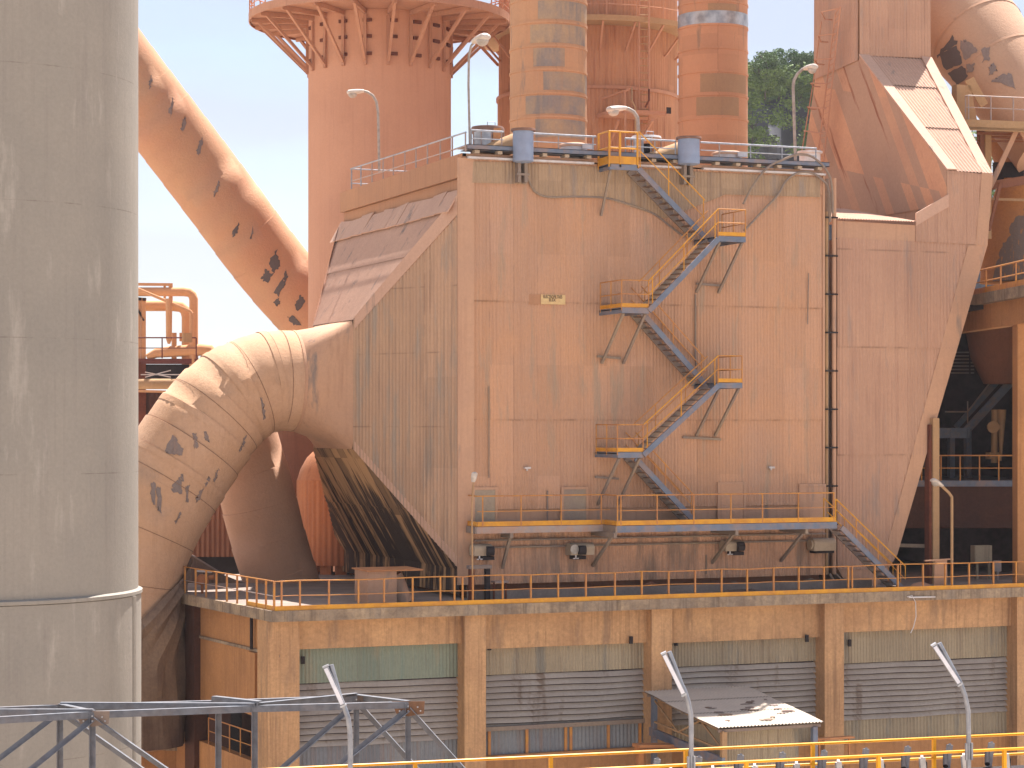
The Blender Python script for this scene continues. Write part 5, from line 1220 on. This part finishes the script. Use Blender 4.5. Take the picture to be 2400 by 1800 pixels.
for p in (nodesF[1], nodesF[3], nodesB[1], nodesB[3]):
    gp = part('gusset_plate', MB().prism([p+RGT*-.35+V(0,0,.02)-FWD*.06, p+RGT*.35+V(0,0,.02)-FWD*.06, p+RGT*.33+V(0,0,-.24)-FWD*.06, p+RGT*.0+V(0,0,-.3)-FWD*.06, p+RGT*-.25+V(0,0,-.24)-FWD*.06], FWD*.012), M['gusset' if p is nodesF[3] or p is nodesB[3] else 'bracket'], t)
    for dx, dz in ((-.24,-.1),(-.18,-.18),(0,-.08),(0,-.18),(.2,-.1),(.26,-.18)):
        c = p+RGT*dx+V(0,0,dz)-FWD*.065; part('bolt', MB().cyl(c, c-FWD*.02, .018, 8), M['silver'], gp)
for i in (1, 3): 
    for N_ in (nodesF, nodesB): part('leg', MB().bar(drop(N_[i],0), drop(N_[i],zT-DB), .18, .18), M['truss'], t)

# ---------------------------------------------------------------- pipe rack at the left, far behind
ZP = 130; P = lambda px, py, dz=0: at(px, py, ZP+dz)
t = root('pipe_rack', 'distant platform with steel posts and dark red beams left of the elbow', 'platform', tuple(P(400,1400)))
part('floor_beam', MB().bar(P(290,847), P(482,847), .5, .3), M['redbeam'], t)
part('understructure', MB().prism([P(290,854),P(470,854),P(470,886),P(290,886)], FWD*6), M['dark'], t)
part('lattice', MB().bar(P(340,884,-1), P(400,868,-1), .06, .06).bar(P(340,872,-1), P(400,884,-1), .06, .06).bar(P(330,878,-1), P(470,878,-1), .06, .06), M['white'], t)
part('top_beam', MB().bar(P(290,666), P(404,667), .16, .16), M['pipe'], t)
for px, a, b_, w_ in ((400,664,712,.2),(336,698,842,.25),(386,664,700,.12),(325,700,842,.2),(408,780,842,.25),(424,780,800,.15)): part('post', MB().bar(P(px,b_), P(px,a), w_, w_), M['pipe'], t)
part('brace', MB().tube([P(318,675,-1), P(445,729,-1), P(450,735,-1), P(450,802,-1)], .09, 8), M['pipe'], t)
part('dark_brace', MB().bar(P(318,715), P(338,752), .3, .1), M['dark'], t)
part('dark_beam', MB().bar(P(318,700), P(342,702), .3, .18), M['dark'], t)
part('cross_beam', MB().bar(P(290,711), P(338,711), .12, .25).bar(P(290,724), P(338,724), .1, .08), M['pipe'], t)
railing(t, [P(300,840,-1.5), P(460,840,-1.5)], 48*ZP/F, M['redbeam'], 1.6, r_=.04)
part('column', MB().bar(P(470,1050), P(470,850), .5, .5).bar(P(330,1050), P(330,850), .5, .5), M['rust'], t)
part('ladder_post', MB().tube([P(322,690,-1), P(322,640,-1), P(316,640,-1)], .06, 6), M['tan'], t)
thing('process_pipe', MB().tube([P(280,684),P(430,684),P(444,686),P(451,692),P(454,702),P(454,860)], 10.5*ZP/F, 20), M['pipe'], 'upper pink pipe elbowing down at the far left rack', 'pipe')
thing('process_pipe', MB().tube([P(280,717,2),P(405,717,2),P(425,720,2),P(434,728,2),P(438,742,2),P(438,860,2)], 12.5*ZP/F, 20), M['pipe'], 'lower pink pipe elbowing down inside the far left rack', 'pipe')
thing('process_pipe', MB().tube([P(396,700,-1),P(396,795,-1),P(396,806,-1)], [8*ZP/F,7*ZP/F,3*ZP/F], 16), M['pipe'], 'straight vertical pink pipe with a tapered foot at the far left rack', 'pipe')
thing('process_pipe', MB().tube([P(345,838),P(365,828),P(400,824),P(470,820),P(490,822),P(498,832),P(500,850),P(500,990)], [8*ZP/F,11*ZP/F,13*ZP/F,14*ZP/F,15*ZP/F,15*ZP/F,15*ZP/F,15*ZP/F], 24), M['pipe'], 'fat brown pipe bending down behind the elbow duct', 'pipe')
thing('process_pipe', MB().cyl(P(270,900,-3), P(440,900,-3), 12*ZP/F, 24), M['tan'], 'thick tan horizontal pipe below the dark red platform beam', 'pipe')
thing('valve_box', MB().box(P(430,780,-2), P(444,802,-2)+FWD*.5), M['tan'], 'small tan box beside the pipes on the far left platform', 'box')
w_ = root('rusty_wall', 'dark rusty red building wall below the far left pipes', 'wall', tuple(P(350,1100)))
part('panel', MB().corr([P(260,1300),P(387,1300),P(387,916),P(260,916)], P(300,1300), RGT, UP, .4, .04), M['darkwall'], w_)
part('cap', MB().bar(P(260,915,-.5), P(388,918,-.5), .6, .14), M['pipe'], w_); part('body', MB().prism([P(262,1300,.2),P(600,1300,.2),P(600,960,.2),P(262,960,.2)], FWD*5), M['dark'], w_)

# ---------------------------------------------------------------- concrete frame building and big ducts at the right
ZQ = 88.0
Q = lambda px, py, dz=0: at(px, py, ZQ+dz)
t = root('open_frame_building', 'open fronted ochre concrete frame building with dark interior at the right edge', 'building', tuple(drop(Q(2300,1400),0)))
# the left face recedes; near end at px 2400, far end behind the hood
Nn, Fr = at(2420,1000,84.5), at(2255,1000,93.5); axis = (Fr-Nn)
def G(f, z, o=0): q = Nn.lerp(Fr, f); n_ = V(-axis.y, axis.x, 0).normalized(); n_ = n_ if n_.dot(RGT) < 0 else -n_; q = q+n_*o; return V(q.x,q.y,z)
zs_ = 18+330*84/F; zs2 = 18+308*84/F; zb_ = 18+247*84/F
out = -(V(-axis.y, axis.x, 0).normalized()); out = out if out.dot(RGT) < 0 else -out
part('upper_slab', MB().prism([G(-.6,zs2,.35),G(1.6,zs2,.35),G(1.6,zs2+.42,.35),G(-.6,zs2+.42,.35)], -out*9), M['slab'], t)
part('upper_beam', MB().prism([G(-.6,zb_,0),G(1.6,zb_,0),G(1.6,zs2,0),G(-.6,zs2,0)], -out*.5), M['concside'], t)
cx0, cx1 = at(2385,1000,86.6), at(2500,1000,86.4)
part('front_column', MB().prism([V(cx0.x,cx0.y,ZD),V(cx1.x,cx1.y,ZD),V(cx1.x,cx1.y,zb_+.9),V(cx0.x,cx0.y,zb_+.9)], FWD*.9), M['concside'], t)
xb0, xb1 = at(2120,1000,93), at(2420,1000,93)
z5, z6 = 18-140*93/F, 18-238*93/F
part('spandrel', MB().prism([V(xb0.x,xb0.y,z6),V(xb1.x,xb1.y,z6),V(xb1.x,xb1.y,z5),V(xb0.x,xb0.y,z5)], FWD*.5), M['darkwall'], t)
part('floor_edge', MB().prism([V(xb0.x,xb0.y,z5)-FWD*.2,V(xb1.x,xb1.y,z5)-FWD*.2,V(xb1.x,xb1.y,z5+.25)-FWD*.2,V(xb0.x,xb0.y,z5+.25)-FWD*.2], FWD*9), M['bluegrey'], t)
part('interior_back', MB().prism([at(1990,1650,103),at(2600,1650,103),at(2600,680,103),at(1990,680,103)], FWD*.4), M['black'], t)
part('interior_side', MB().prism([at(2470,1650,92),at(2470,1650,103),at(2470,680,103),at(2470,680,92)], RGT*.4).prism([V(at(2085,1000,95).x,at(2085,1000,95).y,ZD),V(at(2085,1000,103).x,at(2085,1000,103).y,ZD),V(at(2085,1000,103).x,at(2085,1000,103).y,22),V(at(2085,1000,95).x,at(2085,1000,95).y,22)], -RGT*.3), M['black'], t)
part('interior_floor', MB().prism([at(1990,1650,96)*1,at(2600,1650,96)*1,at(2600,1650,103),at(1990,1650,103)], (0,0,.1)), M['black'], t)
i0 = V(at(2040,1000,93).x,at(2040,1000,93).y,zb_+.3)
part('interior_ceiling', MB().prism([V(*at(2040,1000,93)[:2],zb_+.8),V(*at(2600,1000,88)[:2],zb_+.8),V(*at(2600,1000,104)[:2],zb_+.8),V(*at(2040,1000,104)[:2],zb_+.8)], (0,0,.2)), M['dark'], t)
for i in range(7):
    py = 826+i*8
    for a, b_ in ((2228,2271),(2275,2283),(2293,2306),(2311,2330)): part('louvre_slat', MB().bar(at(a,py,102), at(b_,py,102), .03, .07), M['galvd'], t)
lam = root('interior_railing', 'dim railing on the upper floor of the open building', 'railing', tuple(at(2300,1140,92.5)))
zf_ = z5+.25; railing(lam, [V(*at(2160,1000,92.7)[:2],zf_), V(*at(2386,1000,92.7)[:2],zf_)], 1.05, M['yellowd'], .85, r_=.03)
hp2 = at(2346,1000,97)
thing('hopper', MB().lathe(hp2, [(.75,18+100*97/F),(1.3,18+160*97/F),(1.55,18+230*97/F)][::1], 32), M['redcorr'], 'dim round hopper hanging inside the open building', 'hopper')
cs = root('interior_stair', 'dark blue steel stair and frame inside the open building', 'stair', tuple(at(2250,1130,98)))
part('stringer', MB().bar(at(2262,1012,98), at(2400,862,98), .12, .35), M['bluegrey'], cs); part('stringer', MB().bar(at(2240,1002,99), at(2370,858,99), .1, .25), M['bluegrey'], cs)
part('frame', MB().bar(at(2229,1150,98), at(2229,1005,98), .25, .25).bar(at(2268,1150,98), at(2268,1005,98), .25, .25).bar(at(2195,1015,98), at(2272,1015,98), .3, .45), M['bluegrey'], cs)
part('handrail', MB().tube([at(2215,965,98), at(2268,965,98), at(2330,885,98)], .04, 6).tube([at(2268,1012,98), at(2268,940,98)], .03, 6), M['galvd'], cs)
vp = root('valve_pipe', 'ochre valve on a vertical pipe inside the open building', 'valve', tuple(at(2330,1090,96)))
part('pipe', MB().tube([at(2330,1085,96), at(2331,960,96)], .14, 12), M['tan'], vp); part('pipe', MB().tube([at(2345,1080,96), at(2348,960,96)], [.05,.2], 12), M['tan'], vp)
part('handwheel', MB().cyl(at(2328,1001,95.7), at(2328,1001,95.5), .26, 16).bar(at(2314,1001,95.6), at(2343,1001,95.6), .2, .14), M['tan'], vp)
part('gearbox', MB().box(at(2317,1060,96)-FWD*.2, at(2341,1076,96)+FWD*.3), M['tan'], vp)
cb = at(2304,1298,90); thing('control_cabinet', MB().box(at(2285,1320,90), at(2322,1279,90)+FWD*.6).bar(at(2290,1380,90.2), at(2290,1318,90.2), .08, .08).bar(at(2318,1380,90.2), at(2318,1318,90.2), .08, .08), M['greysheet'], 'grey control cabinet on legs behind the deck railing at the right', 'cabinet')
thing('switch_cabinet', MB().box(at(2330,1340,90), at(2347,1314,90)+FWD*.2).bar(at(2338,1385,90), at(2338,1338,90), .07, .07), M['galvd'], 'small open switch panel right of the grey cabinet', 'panel')
q = at(2190,1000,87.5); q2 = V(q.x,q.y,0)
sc = root('steel_post', 'brown steel column standing on the deck beside the lamp post', 'column', (q.x,q.y,ZD))
part('shaft', MB().box((q.x-.14,q.y-.14,ZD),(q.x+.14,q.y+.14,18+20*87/F)), M['tan'], sc); part('flange', MB().box((q.x-.26,q.y-.05,ZD),(q.x-.15,q.y+.3,18+5*87/F)), M['rust'], sc)
part('tie_beam', MB().bar(at(2060,1277,88), at(2187,1280,88), .12, .14), M['bracket'], sc)
gb = onY(2215,1388,-2.3); gb.z = ZD; sg = root('steel_gusset', 'pinkish plate screen leaning at the foot of the lamp post', 'plate', tuple(gb))
part('plate', MB().prism([gb+V(-.3,.3,0), gb+V(.3,.3,0), gb+V(.28,.3,1.1), gb+V(-.25,.3,1.1)], (0,.03,0)).bar(gb+V(-.75,.25,1.08), gb+V(.5,.25,1.12), .12, .05), M['plate'], sg); part('dust', MB().lathe(gb+V(-.5,.9,0), [(.5,ZD),(.3,ZD+.15),(.05,ZD+.22)], 16), M['plate'], sg)

# big duct at the upper right
ZU = 99.0; U_ = lambda px, py, dz=0: at(px, py, ZU+dz)
DU = [U_(2000,-130,4), U_(2130,-60,3), U_(2225,18,1.5), U_(2290,92,0), U_(2340,160,-1), U_(2400,245,-2), U_(2470,345,-3)]
M['dark2'] = dusty('bare_grey_steel', (104, 94, 94), (92, 84, 84), grime=.4)
M['ductU'] = dusty('big_duct', (186, 138, 114), (178, 130, 108), grime=.2, bump=.02)
t = root('conical_duct', 'huge patched round duct slanting down from the riser at the upper right', 'duct', tuple(DU[3]))
part('shell', MB().tube(DU, [138/F*ZU,134/F*ZU,126/F*ZU,116/F*ZU,106/F*ZU,98/F*ZU,95/F*ZU], 56), M['ductU'], t)
for i, (f, o) in enumerate(((2, .0), (3, .0), (4, 0))):
    a = DU[f]; d = (DU[f+1]-DU[f-1]).normalized(); part('joint_ring', MB().cyl(a-d*.06, a+d*.06, [0,0,127,117,107][f]/F*ZU, 56, cap=False), M['plate'], t)
ph = U_(2357,203,-1); fr = (CAM-ph).normalized(); ctr = ph+fr*(100/F*ZU*.9)
part('port', MB().cyl(ctr-fr*.3, ctr+fr*.12, .36, 28), M['rust'], t); part('port_collar', MB().cyl(ctr-fr*.3, ctr+fr*.08, .44, 28, cap=False), M['chimgrey'], t)
part('support_plate', MB().prism([U_(2262,190,-4.4),U_(2282,180,-4.4),U_(2316,242,-4.4),U_(2300,252,-4.4)], FWD*.15), M['tan'], t)
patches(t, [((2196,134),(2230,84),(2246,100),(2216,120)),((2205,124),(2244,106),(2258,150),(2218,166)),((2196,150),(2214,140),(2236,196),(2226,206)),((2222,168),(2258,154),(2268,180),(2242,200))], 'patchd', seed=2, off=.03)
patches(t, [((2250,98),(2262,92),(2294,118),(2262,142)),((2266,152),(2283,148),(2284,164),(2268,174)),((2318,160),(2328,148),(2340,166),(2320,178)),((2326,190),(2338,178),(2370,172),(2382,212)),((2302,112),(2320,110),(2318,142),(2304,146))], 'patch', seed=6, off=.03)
# steel frame and platform under it
t = root('duct_platform', 'tan steel platform with pale railing under the big duct at the upper right', 'platform', tuple(U_(2330,290,-5)))
ZV = 92.6; W = lambda px, py, dz=0: at(px, py, ZV+dz)
part('fascia', MB().prism([W(2262,304),W(2480,312),W(2480,288),W(2262,279)], FWD*.15), M['tan'], t)
part('floor', MB().prism([W(2262,302),W(2480,310),W(2480,310,4),W(2262,302,4)], (0,0,.1)), M['tan'], t)
pl_ = [W(2263,279,1.2), W(2270,279), W(2480,288)]
hr_ = 55*ZV/F; railing(t, pl_, hr_, M['galvd'], 1.05, r_=.03)
for px, w_ in ((2246,.4),(2300,.28),(2312,.3)): part('column', MB().bar(W(px,560,1.5), W(px,200 if px < 2290 else 303,1.5), w_, w_), M['tan' if px != 2300 else 'redcorr'], t)
part('support', MB().prism([W(2247,282,2),W(2290,282,2),W(2275,200,2),W(2250,200,2)], FWD*.4), M['tan'], t)
part('brace', MB().bar(W(2382,306,.5), W(2320,440,.5), .2, .2), M['plate'], t); part('brace', MB().bar(W(2392,306,.5), W(2420,360,.5), .14, .14), M['plate'], t)
part('brace', MB().bar(W(2345,430,.3), W(2318,540,.3), .2, .12), M['redcorr'], t)
part('beam', MB().bar(W(2310,437,1), W(2480,410,1), .3, .35), M['redcorr'], t); part('beam', MB().bar(W(2300,466,.4), W(2480,471,.4), .1, .1), M['tan'], t)
part('under_slats', MB().bar(W(2290,312,1), W(2480,318,1), .1, .1).bar(W(2290,320,1.5), W(2480,326,1.5), .1, .1).bar(W(2290,330,1.5), W(2400,332,1.5), .1, .08), M['redcorr'], t)
t = root('orange_hopper_duct', 'orange and grey patched hopper duct behind the steel braces at the right', 'duct', tuple(U_(2390,560)))
M['orng'] = dusty('orange_duct', (192, 122, 66), (172, 112, 76), cells=.3, cscale=.55, gcol=(112, 104, 100), grime=.35, rust=.4, bump=.03)
part('upper_cone', MB().tube([U_(2420,330,-1), U_(2400,420,-1)], [115/F*ZU,60/F*ZU], 40), M['orng'], t)
part('lower_cone', MB().tube([U_(2400,425,-2), U_(2390,520,-2), U_(2395,660,-2)], [55/F*ZU,80/F*ZU,95/F*ZU], 40), M['orng'], t)
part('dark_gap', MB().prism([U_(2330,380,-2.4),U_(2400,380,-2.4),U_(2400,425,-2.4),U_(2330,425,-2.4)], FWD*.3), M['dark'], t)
zsl_ = zs2+.42; t = root('slab_railing', 'dusty yellow railing on the upper slab of the open building', 'railing', tuple(G(.2,zsl_,.3)))
railing(t, [G(-.3,zsl_,.3), G(.74,zsl_,.3)], .95, M['yellowd'], 2.0, r_=.035, toe=.22, toem=M['yellowd'])

# low wall and dark recess between the silo and the concrete building
t = root('retaining_wall', 'low ochre wall and shadowed recess between the silo and the concrete building', 'wall', tuple(drop(at(380,1800,85),0)))
a, b_ = at(200,1000,84), at(450,1000,84)
part('wall', MB().prism([drop(a,0),drop(b_,0),drop(b_,18-760*84/F),drop(a,18-752*84/F)], FWD*.5), M['concside'], t)
part('coping', MB().prism([drop(a,18-752*84/F)-FWD*.1,drop(b_,18-760*84/F)-FWD*.1,drop(b_,18-740*84/F)-FWD*.1,drop(a,18-735*84/F)-FWD*.1], FWD*.7), M['slab'], t)
a, b_ = at(200,1000,89), at(520,1000,89)
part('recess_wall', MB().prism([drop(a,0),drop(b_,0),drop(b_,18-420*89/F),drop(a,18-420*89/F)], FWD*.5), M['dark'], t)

# ---------------------------------------------------------------- the air between
b = bpy.data.materials.new('haze_air'); b.use_nodes = True; n_ = b.node_tree; n_.nodes.clear()
vo = n_.nodes.new('ShaderNodeVolumePrincipled'); oo = n_.nodes.new('ShaderNodeOutputMaterial'); n_.links.new(vo.outputs[0], oo.inputs['Volume'])
vo.inputs['Density'].default_value = .00012; vo.inputs['Color'].default_value = (.95, .95, 1, 1); vo.inputs['Anisotropy'].default_value = .3
hz = structure('haze', MB().box((-260,-120,-1),(420,420,70)), b, 'stuff')
